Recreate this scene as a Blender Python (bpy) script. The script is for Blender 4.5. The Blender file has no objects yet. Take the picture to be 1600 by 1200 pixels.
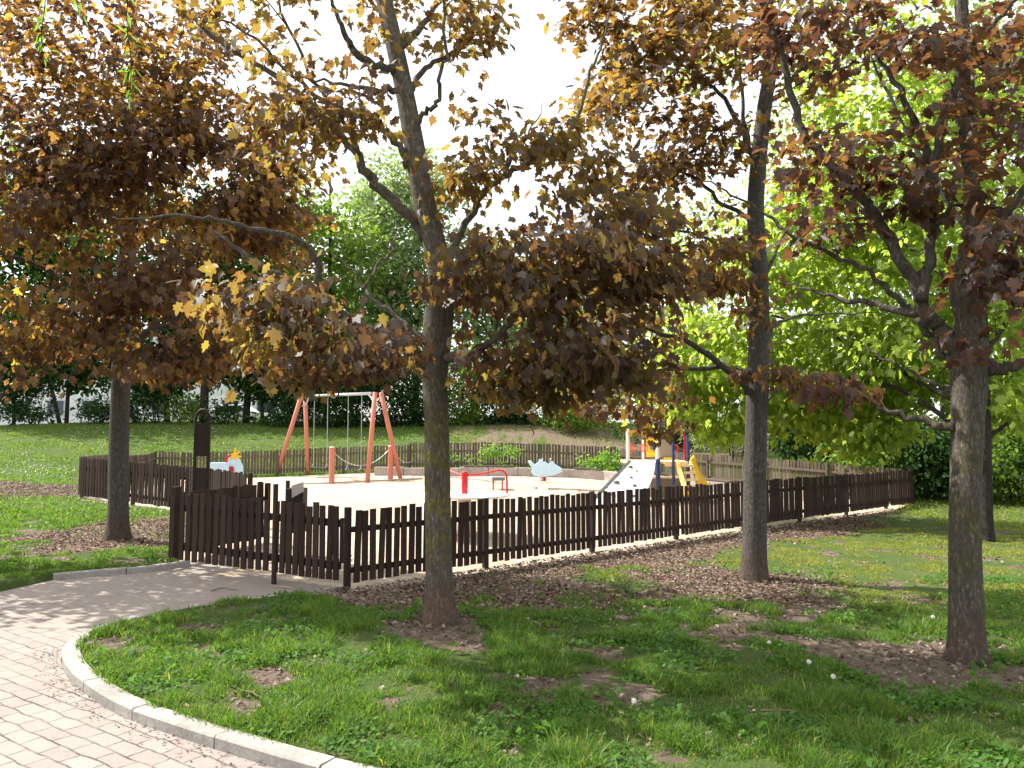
import bpy, math, random
import numpy as np
from mathutils import Vector, geometry
R = math.radians
random.seed(7)
C = bpy.context.scene.collection
scene = bpy.context.scene

# ------------------------------------------------------------------ camera frame (1600 x 1200 photo pixels)
CAM_Z, FPX = 1.7, 1200.0
PITCH = math.atan(80 / 1200)
cp, sp_ = math.cos(PITCH), math.sin(PITCH)
def at(px, py, d):
    """world point on the sight line of a photo pixel at distance d along y"""
    a, b = (px - 800) / FPX, (600 - py) / FPX
    vx, vy, vz = a, cp - b * sp_, sp_ + b * cp
    k = d / vy
    return np.array([vx * k, d, CAM_Z + vz * k])

# ------------------------------------------------------------------ noise + terrain
def _hash(ix, iy, s):
    h = (ix.astype(np.int64) * 374761393 + iy.astype(np.int64) * 668265263 + s * 144665) & 0x7fffffff
    h = ((h ^ (h >> 13)) * 1274126177) & 0x7fffffff
    return ((h ^ (h >> 16)) & 0xffff) / 65535.0
def vnoise(x, y, s=0):
    x = np.asarray(x, float); y = np.asarray(y, float)
    ix, iy = np.floor(x), np.floor(y)
    fx, fy = x - ix, y - iy
    fx = fx * fx * (3 - 2 * fx); fy = fy * fy * (3 - 2 * fy)
    a, b = _hash(ix, iy, s), _hash(ix + 1, iy, s)
    c, d = _hash(ix, iy + 1, s), _hash(ix + 1, iy + 1, s)
    return (a * (1 - fx) + b * fx) * (1 - fy) + (c * (1 - fx) + d * fx) * fy
def fbm(x, y, s=0, o=3):
    v, w, t = 0, 1.0, 0
    for k in range(o):
        v = v + w * vnoise(np.asarray(x) * 2 ** k, np.asarray(y) * 2 ** k, s + k); t += w; w *= .5
    return v / t
def sstep(a, b, x):
    t = np.clip((np.asarray(x, float) - a) / (b - a), 0, 1)
    return t * t * (3 - 2 * t)

CP = [(-8,-4,0),(8,-4,0),(0,0,0),(-6,3,0),(6,3,0),(-8,7,.04),(0,6,0),(4,6,0),(9,6,0),(-5,8,.03),(-2,8,0),(2,9,0),(6,10,0),(-12,11,.25),
      (-5.8,11.3,.14),(-4.34,10.1,.1),(-1.84,8.68,0),(1,11.2,0),(4,14,0),(9.6,18.6,0),(7.6,12.4,0),(14,12,0),(14,20,.1),(13,25,.6),
      (-9.2,16.5,.36),(-6.1,14.6,.24),(-4.4,12.9,.18),(-12,26,.28),(-8,26,.30),(-4.3,26.4,.42),(-2.2,27,.5),(1,26.6,.46),(3.5,26,.36),(6.2,22.6,.2),
      (-1,18,.22),(1,22,.3),(-5,20,.28),(3,18,.12),(-15,20,.6),(-20,16,.6),(-13,16,.45),(-17,26,.9),(-22,26,1.05),
      (-12,30,.95),(-6,30,.95),(0,30.5,1.2),(5,29,.85),(9,25,.65),(-22,37,2.2),(-14,37,2.2),(-6,37,2.15),(0,36.5,2.3),(5,35.5,2.0),(12,33,1.6),(20,30,1.2),
      (-25,48,2.2),(0,48,2.3),(25,45,1.8),(-60,60,2),(60,60,2),(0,90,2.3),(-60,10,1),(60,10,0),(-40,-20,0),(40,-20,0)]
CP = np.array(CP, float)
def _tps(X, Y):
    r2 = X ** 2 + Y ** 2
    return np.where(r2 > 1e-9, r2 * np.log(np.maximum(r2, 1e-9)) * .5, 0)
_n = len(CP); S = 20.0
_A = np.zeros((_n + 3, _n + 3))
_A[:_n, :_n] = _tps((CP[:, None, 0] - CP[None, :, 0]) / S, (CP[:, None, 1] - CP[None, :, 1]) / S) + np.eye(_n) * .002
_A[:_n, _n] = 1; _A[:_n, _n + 1:] = CP[:, :2] / S
_A[_n:, :_n] = _A[:_n, _n:].T
_W = np.linalg.solve(_A, np.concatenate([CP[:, 2], np.zeros(3)]))
def H(x, y):
    x = np.asarray(x, float); y = np.asarray(y, float); sh = np.broadcast(x, y).shape
    x = np.broadcast_to(x, sh).ravel(); y = np.broadcast_to(y, sh).ravel()
    cx = np.clip(x, -60, 60); cy = np.clip(y, -20, 90)
    out = np.empty(len(cx))
    for i in range(0, len(cx), 20000):
        a, b = cx[i:i + 20000], cy[i:i + 20000]
        out[i:i + 20000] = _tps((a[:, None] - CP[None, :, 0]) / S, (b[:, None] - CP[None, :, 1]) / S) @ _W[:_n] + _W[_n] + (a * _W[_n + 1] + b * _W[_n + 2]) / S
    out = out.reshape(sh)
    return float(out) if sh == () else out
def gpx(px, py, dz=0.0):
    """point of the terrain seen at a photo pixel"""
    lo, hi = 1.0, None
    d = 1.0
    while d < 80:
        p = at(px, py, d)
        if p[2] <= H(p[0], p[1]) + dz: hi = d; break
        lo = d; d += .25
    if hi is None: hi = 80
    for _ in range(25):
        m = (lo + hi) / 2; p = at(px, py, m)
        if p[2] <= H(p[0], p[1]) + dz: hi = m
        else: lo = m
    return at(px, py, hi)

# ------------------------------------------------------------------ object helpers
OFF = {}
def tag(o, label=None, cat=None, group=None, kind=None):
    for k, v in (('label', label), ('category', cat), ('group', group), ('kind', kind)):
        if v: o[k] = v
    return o
def thing(name, label, cat, loc, group=None):
    o = bpy.data.objects.new(name, None); C.objects.link(o)
    o.location = [float(v) for v in loc]; o.empty_display_size = .2
    OFF[o] = np.array(loc, float)
    return tag(o, label, cat, group)
def link(name, me, mats, parent=None, smooth=False, bevel=0):
    o = bpy.data.objects.new(name, me); C.objects.link(o)
    for m in (mats if isinstance(mats, (list, tuple)) else [mats]): me.materials.append(m)
    if parent is not None:
        o.parent = parent; OFF[o] = OFF[parent]
    else: OFF[o] = np.zeros(3)
    if smooth: me.polygons.foreach_set('use_smooth', [True] * len(me.polygons))
    if bevel:
        b = o.modifiers.new('bevel', 'BEVEL'); b.width = bevel; b.segments = 2; b.limit_method = 'ANGLE'
    return o
class MB:
    def __init__(s): s.v = []; s.f = []
    def add(s, v, f):
        n = len(s.v); s.v += [tuple(map(float, p)) for p in v]; s.f += [tuple(i + n for i in q) for q in f]; return s
    def bar(s, p0, p1, w, h, up=(0, 0, 1), e=0):
        p0, p1, up = Vector(p0), Vector(p1), Vector(up); d = (p1 - p0).normalized()
        p0 = p0 - d * e; p1 = p1 + d * e
        sd = d.cross(up)
        if sd.length < 1e-4: sd = d.cross(Vector((0, 1, 0)))
        sd.normalize(); u = sd.cross(d).normalized()
        a, b = sd * w / 2, u * h / 2
        return s.add([p0 - a - b, p0 + a - b, p0 + a + b, p0 - a + b, p1 - a - b, p1 + a - b, p1 + a + b, p1 - a + b],
                     [(0, 1, 2, 3), (7, 6, 5, 4), (0, 4, 5, 1), (1, 5, 6, 2), (2, 6, 7, 3), (3, 7, 4, 0)])
    def tube(s, pts, r, n=10, cap=True):
        v, f = tube_arrays(pts, r, n, cap); return s.add(v, f)
    def prism(s, out, org, ux, uy, th):
        ux, uy, org = Vector(ux), Vector(uy), Vector(org); nz = ux.cross(uy).normalized() * th / 2; n = len(out)
        A = [org + ux * a + uy * b - nz for a, b in out] + [org + ux * a + uy * b + nz for a, b in out]
        return s.add(A, [tuple(range(n))[::-1], tuple(range(n, 2 * n))] + [(i, (i + 1) % n, n + (i + 1) % n, n + i) for i in range(n)])
    def ball(s, c, r, n=10, m=7, sc=(1, 1, 1)):
        v = []; f = []
        for j in range(m + 1):
            t = math.pi * j / m
            for i in range(n):
                a = 2 * math.pi * i / n
                v.append((c[0] + r * sc[0] * math.sin(t) * math.cos(a), c[1] + r * sc[1] * math.sin(t) * math.sin(a), c[2] + r * sc[2] * math.cos(t)))
        for j in range(m):
            for i in range(n): f.append((j * n + i, (j + 1) * n + i, (j + 1) * n + (i + 1) % n, j * n + (i + 1) % n))
        return s.add(v, f)
    def build(s, name, mat, parent=None, smooth=False, bevel=0):
        me = bpy.data.meshes.new(name); o = OFF[parent] if parent is not None else np.zeros(3)
        me.from_pydata([(p[0] - o[0], p[1] - o[1], p[2] - o[2]) for p in s.v], [], s.f); me.update()
        return link(name, me, mat, parent, smooth, bevel)
def tube_arrays(pts, r, n=10, cap=True, wob=0, seed=0):
    P = np.array(pts, float); m = len(P)
    r = np.full(m, r, float) if np.isscalar(r) else np.array(r, float)
    T = np.gradient(P, axis=0); T /= np.linalg.norm(T, axis=1)[:, None] + 1e-12
    ref = np.array([1., 0, 0]) if abs(T[0][0]) < .8 else np.array([0, 1., 0])
    a = np.arange(n) * 2 * math.pi / n
    v = np.zeros((m, n, 3)); u = ref
    rn = np.random.RandomState(seed)
    ph = rn.rand(4) * 6
    for i in range(m):
        u = u - T[i] * (u @ T[i]); u /= np.linalg.norm(u) + 1e-12; w = np.cross(T[i], u)
        k = np.ones(n)
        if wob:
            zz = i * .35
            k = 1 + wob * (np.sin(3 * a + ph[0] + zz * .5) + .7 * np.sin(5 * a + ph[1] - zz * .4) + .5 * np.sin(2 * a + ph[2] + zz)) / 2
        v[i] = P[i] + (np.cos(a) * r[i] * k)[:, None] * u + (np.sin(a) * r[i] * k)[:, None] * w
    f = []
    for i in range(m - 1):
        for j in range(n): f.append((i * n + j, i * n + (j + 1) % n, (i + 1) * n + (j + 1) % n, (i + 1) * n + j))
    if cap: f.append(tuple(range(n))[::-1]); f.append(tuple((m - 1) * n + j for j in range(n)))
    return v.reshape(-1, 3), f
def spline(pts, k=5):
    P = np.array(pts, float); m = len(P)
    if m < 3:
        t = np.linspace(0, 1, k + 1)[:, None]; return P[0] * (1 - t) + P[-1] * t
    Q = np.vstack([2 * P[0] - P[1], P, 2 * P[-1] - P[-2]]); out = []
    for i in range(1, m):
        a, b, c, d = Q[i - 1], Q[i], Q[i + 1], Q[i + 2]
        for j in range(k):
            t = j / k
            out.append(.5 * (2 * b + (c - a) * t + (2 * a - 5 * b + 4 * c - d) * t * t + (3 * b - a - 3 * c + d) * t ** 3))
    out.append(P[-1]); return np.array(out)
def fastmesh(name, V, loops, tot, midx=None):
    me = bpy.data.meshes.new(name)
    V = np.ascontiguousarray(V, np.float32); loops = np.ascontiguousarray(loops, np.int32); tot = np.ascontiguousarray(tot, np.int32)
    me.vertices.add(len(V)); me.vertices.foreach_set('co', V.ravel())
    me.loops.add(len(loops)); me.loops.foreach_set('vertex_index', loops)
    me.polygons.add(len(tot)); st = np.concatenate([[0], np.cumsum(tot)[:-1]]).astype(np.int32)
    me.polygons.foreach_set('loop_start', st); me.polygons.foreach_set('loop_total', tot)
    if midx is not None: me.polygons.foreach_set('material_index', np.ascontiguousarray(midx, np.int32))
    me.update(calc_edges=True); return me

# ------------------------------------------------------------------ materials
class NT:
    def __init__(s, name):
        s.m = bpy.data.materials.new(name); s.m.use_nodes = True; s.t = s.m.node_tree; s.t.nodes.clear()
        s.out = s.n('OutputMaterial')
    def n(s, t, **k):
        x = s.t.nodes.new('ShaderNode' + t)
        for a, b in k.items():
            if a.startswith('i_'): x.inputs[a[2:].replace('_', ' ')].default_value = b
            else: setattr(x, a, b)
        return x
    def l(s, a, b): s.t.links.new(a, b)
    def coord(s, kind='Object', scale=(1, 1, 1), rot=(0, 0, 0)):
        c = s.n('TexCoord'); m = s.n('Mapping'); m.inputs['Scale'].default_value = scale; m.inputs['Rotation'].default_value = rot
        s.l(c.outputs[kind], m.inputs['Vector']); return m.outputs[0]
    def noise(s, vec, scale, detail=4, rough=.55):
        x = s.n('TexNoise'); x.inputs['Scale'].default_value = scale; x.inputs['Detail'].default_value = detail; x.inputs['Roughness'].default_value = rough
        s.l(vec, x.inputs['Vector']); return x.outputs['Fac']
    def ramp(s, fac, stops, interp='LINEAR'):
        r = s.n('ValToRGB'); e = r.color_ramp.elements; r.color_ramp.interpolation = interp
        while len(e) < len(stops): e.new(.5)
        for q, (p, c) in zip(e, stops): q.position = p; q.color = (c if len(c) == 4 else (*c, 1)) if not np.isscalar(c) else (c, c, c, 1)
        s.l(fac, r.inputs[0]); return r.outputs[0]
    def mix(s, fac, a, b, mode='MIX'):
        x = s.n('Mix', data_type='RGBA', blend_type=mode)
        for v, i in ((fac, 0), (a, 6), (b, 7)):
            if hasattr(v, 'links'): s.l(v, x.inputs[i])
            else: x.inputs[i].default_value = v if i == 0 else ((*v, 1) if len(v) == 3 else v)
        return x.outputs[2]
    def math(s, op, a, b=.5):
        x = s.n('Math', operation=op)
        for v, i in ((a, 0), (b, 1)):
            if hasattr(v, 'links'): s.l(v, x.inputs[i])
            else: x.inputs[i].default_value = v
        return x.outputs[0]
    def bump(s, h, st=.5, dist=.02):
        b = s.n('Bump'); b.inputs['Strength'].default_value = st; b.inputs['Distance'].default_value = dist; s.l(h, b.inputs['Height']); return b.outputs[0]
    def pbr(s, col, rough=.8, norm=None, metal=0, spec=.5):
        p = s.n('BsdfPrincipled')
        for v, k in ((col, 'Base Color'), (rough, 'Roughness'), (metal, 'Metallic'), (spec, 'Specular IOR Level')):
            if hasattr(v, 'links'): s.l(v, p.inputs[k])
            else: p.inputs[k].default_value = (*v, 1) if k == 'Base Color' else v
        if norm is not None: s.l(norm, p.inputs['Normal'])
        s.l(p.outputs[0], s.out.inputs[0]); return p
def paint(name, col, rough=.45, wear=.25, metal=0, dirt=(.25, .2, .15)):
    t = NT(name); c = t.coord(); n = t.noise(c, 9, 6)
    f = t.math('MULTIPLY', t.ramp(n, [(.5, 0), (.72, 1)]), wear)
    t.pbr(t.mix(f, col, dirt), rough, t.bump(t.noise(c, 60, 2), .08, .004), metal); return t.m
def wood(name, a, b, rough=.75, sc=(14, 14, 1.2)):
    t = NT(name); c = t.coord(scale=sc); n = t.noise(c, 3, 5, .65); n2 = t.noise(t.coord(), 2.3, 3)
    g = t.n('NewGeometry'); r = t.math('MULTIPLY', g.outputs['Random Per Island'], .55)
    col = t.mix(t.ramp(n, [(.3, 0), (.7, 1)]), a, b)
    col = t.mix(t.math('ADD', r, t.math('MULTIPLY', n2, .2)), col, tuple(x * 2.2 for x in b))
    t.pbr(col, rough, t.bump(n, .35, .006), spec=.2); return t.m
def leafmat(name, refl, trans, tmix=.5, rough=.5, spec=.28):
    """refl / trans: lists of colours picked per leaf; the leaf lets light through"""
    t = NT(name); g = t.n('NewGeometry'); rnd = g.outputs['Random Per Island']
    k = len(refl); cr = t.ramp(rnd, [((i + .5) / k, c) for i, c in enumerate(refl)])
    nz = t.noise(t.coord(), .55, 2)
    sel = t.math('ADD', t.math('MULTIPLY', rnd, .55), t.math('MULTIPLY', t.ramp(nz, [(.3, 0), (.7, 1)]), .45))
    k = len(trans); ct = t.ramp(sel, [((i + .5) / k, c) for i, c in enumerate(trans)])
    p = t.pbr(cr, rough, spec=spec); tr = t.n('BsdfTranslucent'); t.l(ct, tr.inputs[0])
    m = t.n('MixShader'); m.inputs[0].default_value = tmix
    t.l(p.outputs[0], m.inputs[1]); t.l(tr.outputs[0], m.inputs[2]); t.l(m.outputs[0], t.out.inputs[0]); return t.m
def bark(name, a, b, base=None, lichen=None, sc=1.0):
    t = NT(name); c = t.coord(scale=(9 * sc, 9 * sc, 5.5 * sc)); o = t.coord()
    n = t.noise(c, 4, 8, .7); fi = t.noise(t.coord(scale=(30 * sc, 30 * sc, 10 * sc)), 1.6, 8, .8); vf = t.ramp(fi, [(.36, 0), (.56, 1)])
    col = t.mix(t.ramp(n, [(.32, 0), (.68, 1)]), a, b)
    col = t.mix(t.math('MULTIPLY', t.ramp(t.noise(o, 60, 5, .7), [(.56, 0), (.64, 1)]), .5), col, (.30, .29, .25))
    if lichen:
        m = t.math('MULTIPLY', t.ramp(t.noise(o, 3.2, 7, .72), [(.48, 0), (.6, 1)]), .75)
        s = t.n('SeparateXYZ'); t.l(o, s.inputs[0]); zz = t.ramp(t.math('DIVIDE', s.outputs[2], 3.0), [(.08, 0), (.2, 1), (.55, 1), (.8, .3)])
        col = t.mix(t.math('MULTIPLY', m, zz), col, lichen)
    if base:
        s = t.n('SeparateXYZ'); t.l(o, s.inputs[0])
        k = t.math('ADD', s.outputs[2], t.math('MULTIPLY', t.noise(o, 6, 4), .5))
        col = t.mix(t.ramp(k, [(.42, 1), (.72, 0)]), col, base)
    col = t.mix(t.math('MULTIPLY', t.math('SUBTRACT', 1.0, vf), .6), col, tuple(x * .45 for x in a))
    h = t.math('ADD', t.math('MULTIPLY', n, .7), t.math('MULTIPLY', vf, .5))
    t.pbr(col, .9, t.bump(h, 1.0, .03), spec=.2); return t.m

M = {}
M['fence_dark'] = wood('dark_stained_wood', (.013, .0075, .006), (.030, .017, .013), .7)
M['fence_grey'] = wood('weathered_fence_wood', (.045, .034, .027), (.09, .070, .056), .85)
M['board_dark'] = wood('black_brown_board', (.012, .009, .008), (.025, .018, .015), .6)
M['post_red'] = wood('red_glazed_timber', (.27, .085, .058), (.37, .135, .092), .6)
M['red'] = paint('red_paint', (.55, .012, .02), .35, .1)
M['white_plate'] = paint('pale_plate', (.80, .78, .80), .4, .08)
M['disc'] = paint('pale_disc', (.72, .70, .66), .6, .2)
M['beige'] = paint('beige_paint', (.55, .42, .33), .6, .3)
M['post_pale'] = wood('pale_timber', (.55, .42, .35), (.68, .55, .47), .6)
M['blue'] = paint('dark_blue_paint', (.018, .045, .16), .4, .15)
M['lightblue'] = paint('light_blue_paint', (.55, .76, .90), .4, .12)
M['yellow'] = paint('yellow_paint', (.85, .52, .015), .4, .12)
M['yellow_wood'] = wood('yellow_wood', (.66, .40, .09), (.78, .52, .16), .6)
M['tread'] = wood('pale_tread', (.55, .40, .22), (.66, .5, .3), .7)
M['greyboard'] = paint('grey_board', (.23, .22, .20), .7, .3)
M['darkgrey'] = paint('dark_grey_rubber', (.04, .04, .045), .7, .2)
M['hold'] = paint('grey_hold', (.16, .16, .18), .6, .2)
M['galv'] = paint('galvanised_steel', (.55, .56, .58), .38, .2, .85)
M['black'] = paint('black_plastic', (.012, .011, .011), .55, .1)
M['metal_lid'] = paint('grey_metal_lid', (.42, .38, .35), .5, .25, .3)
def concrete(name, a, b, sc=12):
    t = NT(name); c = t.coord(); n = t.noise(c, sc, 8, .7); n2 = t.noise(c, 1.6, 4)
    col = t.mix(t.ramp(n, [(.35, 0), (.65, 1)]), a, b)
    col = t.mix(t.math('MULTIPLY', t.ramp(n2, [(.45, 0), (.65, 1)]), .45), col, tuple(x * .6 for x in a))
    t.pbr(col, .92, t.bump(n, .5, .01), spec=.25); return t.m
M['kerb'] = concrete('kerb_concrete', (.25, .235, .21), (.38, .36, .33), 30)
M['wallstone'] = concrete('wall_concrete', (.32, .275, .245), (.46, .41, .37), 8)
M['render'] = concrete('white_render', (.78, .79, .80), (.84, .85, .86), 3)
M['glass'] = paint('window_glass', (.05, .07, .09), .12, .05)
M['frame_w'] = paint('window_frame', (.55, .57, .6), .5, .1)
M['roofing'] = concrete('roof_grey', (.2, .2, .21), (.28, .28, .28), 4)

# pavers, sand, ground
t = NT('block_paving'); c = t.coord(rot=(0, 0, R(34)))
wn = t.n('TexNoise'); wn.inputs['Scale'].default_value = 5.0; wn.inputs['Detail'].default_value = 1; t.l(c, wn.inputs['Vector'])
vm = t.n('VectorMath', operation='MULTIPLY_ADD'); t.l(wn.outputs['Color'], vm.inputs[0]); vm.inputs[1].default_value = (.045, .045, 0); t.l(c, vm.inputs[2])
b = t.n('TexBrick'); t.l(vm.outputs[0], b.inputs['Vector']); b.offset = .5
for k, v in (('Scale', 1.0), ('Brick Width', .225), ('Row Height', .122), ('Mortar Size', .0062), ('Mortar Smooth', .1), ('Bias', 0.0)): b.inputs[k].default_value = v
b.inputs['Color1'].default_value = (.165, .142, .132, 1); b.inputs['Color2'].default_value = (.235, .205, .192, 1); b.inputs['Mortar'].default_value = (.055, .044, .038, 1)
o = t.coord(); n1 = t.noise(o, 45, 6, .7); n2 = t.noise(o, 1.1, 5, .65); n3 = t.noise(o, 7, 6, .7)
col = t.mix(t.math('MULTIPLY', t.ramp(n1, [(.35, 0), (.7, 1)]), .35), b.outputs['Color'], (.44, .39, .36))
sep = t.n('SeparateXYZ'); t.l(o, sep.inputs[0])
gate_d = t.n('VectorMath', operation='DISTANCE'); t.l(o, gate_d.inputs[0]); gate_d.inputs[1].default_value = (-2.9, 9.3, 0)
near = t.ramp(t.math('DIVIDE', gate_d.outputs[1] if False else gate_d.outputs['Value'], 6.0), [(.12, 1), (.42, .62), (.62, .25), (1, .1)])
dust = t.math('MULTIPLY', t.ramp(t.math('ADD', n2, t.math('MULTIPLY', n3, .35)), [(.5, 0), (.78, 1)]), .9)
dust = t.math('MINIMUM', t.math('ADD', t.math('MULTIPLY', dust, .6), t.math('MULTIPLY', t.math('MULTIPLY', near, near), t.math('ADD', n3, .55))), .97)
col = t.mix(dust, col, (.29, .25, .215))
col = t.mix(t.math('MULTIPLY', b.outputs['Fac'], t.math('SUBTRACT', 1.0, t.math('MULTIPLY', dust, 1.0))), col, t.mix(t.ramp(n3, [(.42, 0), (.6, 1)]), (.035, .03, .026), (.15, .125, .11)))
bh = t.math('ADD', t.math('MULTIPLY', t.math('SUBTRACT', 1.0, b.outputs['Fac']), t.math('SUBTRACT', 1.05, dust)), t.math('MULTIPLY', n1, .2))
t.pbr(col, .9, t.bump(bh, .7, .012), spec=.25); M['paving'] = t.m

t = NT('play_sand'); o = t.coord(); n1 = t.noise(o, 1.7, 6, .7); n2 = t.noise(o, 30, 4, .7); n3 = t.noise(o, 4.5, 5, .65)
col = t.mix(t.ramp(n1, [(.35, 0), (.7, 1)]), (.37, .30, .225), (.49, .41, .325))
col = t.mix(t.math('MULTIPLY', t.ramp(n3, [(.50, 0), (.66, 1)]), .55), col, (.26, .20, .145))
t.pbr(col, .95, t.bump(t.math('ADD', t.math('MULTIPLY', n3, 1.0), t.math('MULTIPLY', n2, .3)), .8, .05), spec=.15); M['sand'] = t.m

t = NT('earth_and_turf'); o = t.coord(); at_ = t.n('VertexColor', layer_name='mask'); s = t.n('SeparateColor'); t.l(at_.outputs[0], s.inputs[0])
n1 = t.noise(o, 9, 8, .75); n2 = t.noise(o, 1.3, 4); n3 = t.noise(o, 55, 5, .75)
soil = t.mix(t.ramp(n1, [(.3, 0), (.7, 1)]), (.085, .062, .044), (.19, .15, .11))
soil = t.mix(t.math('MULTIPLY', t.ramp(n3, [(.5, 0), (.65, 1)]), .5), soil, (.27, .21, .16))
turf = t.mix(t.ramp(n3, [(.3, 0), (.7, 1)]), (.03, .06, .012), (.085, .13, .03))
turf = t.mix(t.math('MULTIPLY', t.ramp(n2, [(.4, 0), (.65, 1)]), .4), turf, (.12, .13, .045))
vo = t.n('TexVoronoi'); vo.inputs['Scale'].default_value = 26; t.l(o, vo.inputs['Vector'])
lit = t.ramp(vo.outputs['Color'], [(.1, (.055, .03, .02)), (.45, (.14, .085, .06)), (.8, (.26, .18, .14))])
col = t.mix(t.ramp(t.math('ADD', s.outputs[0], t.math('MULTIPLY', t.math('SUBTRACT', n1, .5), .9)), [(.38, 0), (.62, 1)]), soil, turf)
col = t.mix(t.ramp(t.math('ADD', s.outputs[1], t.math('MULTIPLY', t.math('SUBTRACT', n1, .5), .8)), [(.4, 0), (.6, 1)]), col, lit)
col = t.mix(t.ramp(t.math('ADD', s.outputs[2], t.math('MULTIPLY', t.math('SUBTRACT', n1, .5), .9)), [(.4, 0), (.62, 1)]), col, (.38, .31, .23))
t.pbr(col, .95, t.bump(t.math('ADD', n1, t.math('MULTIPLY', n3, .6)), .8, .04), spec=.15); M['ground'] = t.m

def grassmat(name, lush, dry):
    t = NT(name); g = t.n('NewGeometry'); rnd = g.outputs['Random Per Island']; a = t.n('Attribute', attribute_name='dry')
    c1 = t.ramp(rnd, [(.1, lush[0]), (.5, lush[1]), (.9, lush[2])]); c2 = t.ramp(rnd, [(.1, dry[0]), (.5, dry[1]), (.9, dry[2])])
    col = t.mix(a.outputs['Fac'], c1, c2)
    p = t.pbr(col, .5, spec=.35); tr = t.n('BsdfTranslucent'); t.l(t.mix(1, col, (1.6, 1.7, .9), 'MULTIPLY'), tr.inputs[0])
    m = t.n('MixShader'); m.inputs[0].default_value = .5
    t.l(p.outputs[0], m.inputs[1]); t.l(tr.outputs[0], m.inputs[2]); t.l(m.outputs[0], t.out.inputs[0]); return t.m
M['grass'] = grassmat('grass_blades', ((.045, .115, .016), (.085, .175, .026), (.15, .235, .045)), ((.15, .185, .035), (.23, .25, .055), (.33, .31, .11)))
M['litter'] = leafmat('dead_leaves', [(.065, .042, .030), (.12, .085, .060), (.19, .15, .115), (.10, .066, .046), (.31, .26, .21)], [(.15, .08, .04), (.2, .11, .06)], .12, .8)

# foliage
BRW = [(.038, .028, .026), (.082, .055, .044), (.056, .045, .046), (.115, .080, .056), (.058, .052, .040)]
M['leaf_t1'] = leafmat('maple_leaf_brown_olive', BRW, [(.17, .08, .035), (.30, .15, .04), (.36, .22, .045), (.38, .29, .05), (.62, .43, .06)], .5)
M['leaf_t2'] = leafmat('maple_leaf_copper', BRW, [(.13, .062, .034), (.24, .115, .04), (.38, .19, .05), (.62, .34, .05), (.78, .52, .06)], .48)
M['leaf_t3'] = leafmat('maple_leaf_russet', BRW, [(.17, .08, .034), (.28, .14, .04), (.35, .20, .045), (.46, .27, .05), (.56, .41, .06)], .49)
M['leaf_t4'] = leafmat('maple_leaf_purple', BRW[:3], [(.14, .06, .038), (.24, .10, .04), (.28, .14, .045), (.42, .22, .05)], .46)
M['leaf_lime'] = leafmat('lime_green_leaf', [(.10, .135, .028), (.135, .175, .032), (.08, .12, .025)], [(.31, .47, .05), (.47, .63, .07), (.64, .77, .10)], .6, .5, .2)
M['leaf_mid'] = leafmat('mid_green_leaf', [(.06, .11, .022), (.09, .15, .028), (.14, .20, .038)], [(.22, .36, .04), (.36, .52, .065)], .48, .6, .15)
M['leaf_pale'] = leafmat('pale_green_leaf', [(.17, .24, .10), (.22, .29, .13), (.27, .34, .17)], [(.28, .40, .12), (.38, .50, .17)], .5, .6, .15)
M['leaf_dark'] = leafmat('dark_green_leaf', [(.014, .036, .010), (.024, .058, .014), (.042, .092, .02)], [(.03, .09, .012), (.06, .15, .02)], .3, .6, .15)
M['leaf_silver'] = leafmat('silvery_leaf', [(.20, .27, .22), (.5, .55, .5), (.75, .78, .75)], [(.2, .3, .15), (.4, .5, .35)], .25)
M['leaf_bush'] = leafmat('bright_shrub_leaf', [(.10, .19, .03), (.15, .26, .045), (.08, .16, .03)], [(.2, .42, .03), (.34, .55, .05)], .45)
M['bark1'] = bark('maple_bark_lichen', (.13, .11, .09), (.26, .23, .19), (.23, .155, .115), (.27, .225, .04))
M['bark2'] = bark('maple_bark_grey', (.085, .076, .068), (.175, .16, .14), (.15, .11, .085))
M['bark4'] = bark('maple_bark_brown', (.115, .097, .080), (.22, .19, .155), (.18, .13, .10), (.16, .15, .06))
M['bark_bg'] = bark('dark_bark', (.03, .025, .02), (.07, .06, .05))
M['twig'] = bark('twig_bark', (.035, .028, .022), (.085, .07, .055))

# ------------------------------------------------------------------ setting: path, sand, ground
F0, F1 = np.array([-1.84, 8.68]), np.array([8.80, 18.15])                 # front right fence line
FD = (F1 - F0) / np.linalg.norm(F1 - F0); FN = np.array([FD[1], -FD[0]])  # FN points to the viewer
GL = np.array([-4.34, 10.1])                                              # hinge post, far side of the gate
RK = [(700,1262),(620,1232),(540,1212),(476,1197),(371,1166),(270,1134),(187,1104),(135,1072),(104,1044),(97,1014),(122,992),(187,968),(240,955),(337,941),(412,931),(500,919),(541,914)]
RKW = np.array([gpx(a, b)[:2] for a, b in RK])
UK = [(298,877),(225,887),(150,893),(82,899)]
UKW = np.array([gpx(a, b)[:2] for a, b in UK])
UE = np.array([gpx(a, b)[:2] for a, b in [(0,917),(-150,930),(-420,960)]])
RKS = spline(RKW, 4); UKS = spline(UKW, 4)
PATH = np.vstack([RKS, [[-2.2, 9.25], [-4.0, 10.6]], [GL + (.02, .05)], UKS, UE, [[-9, 6], [-9, 0], [-6, -3], [1.2, -3], [1.0, 2.0]]])
SANDP = np.array([F0 + FN * .16, F1 + FN * .14 + FD * .1, (9.6, 18.8), (3.6, 26.05), (-2.2, 26.9), (-8, 26.1), (-12.0, 26.0), (-9.3, 16.4), (-6.1, 14.5), (-4.5, 12.8), (-4.6, 10.15), (-4.0, 9.75), (-2.6, 8.85)])
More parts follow.
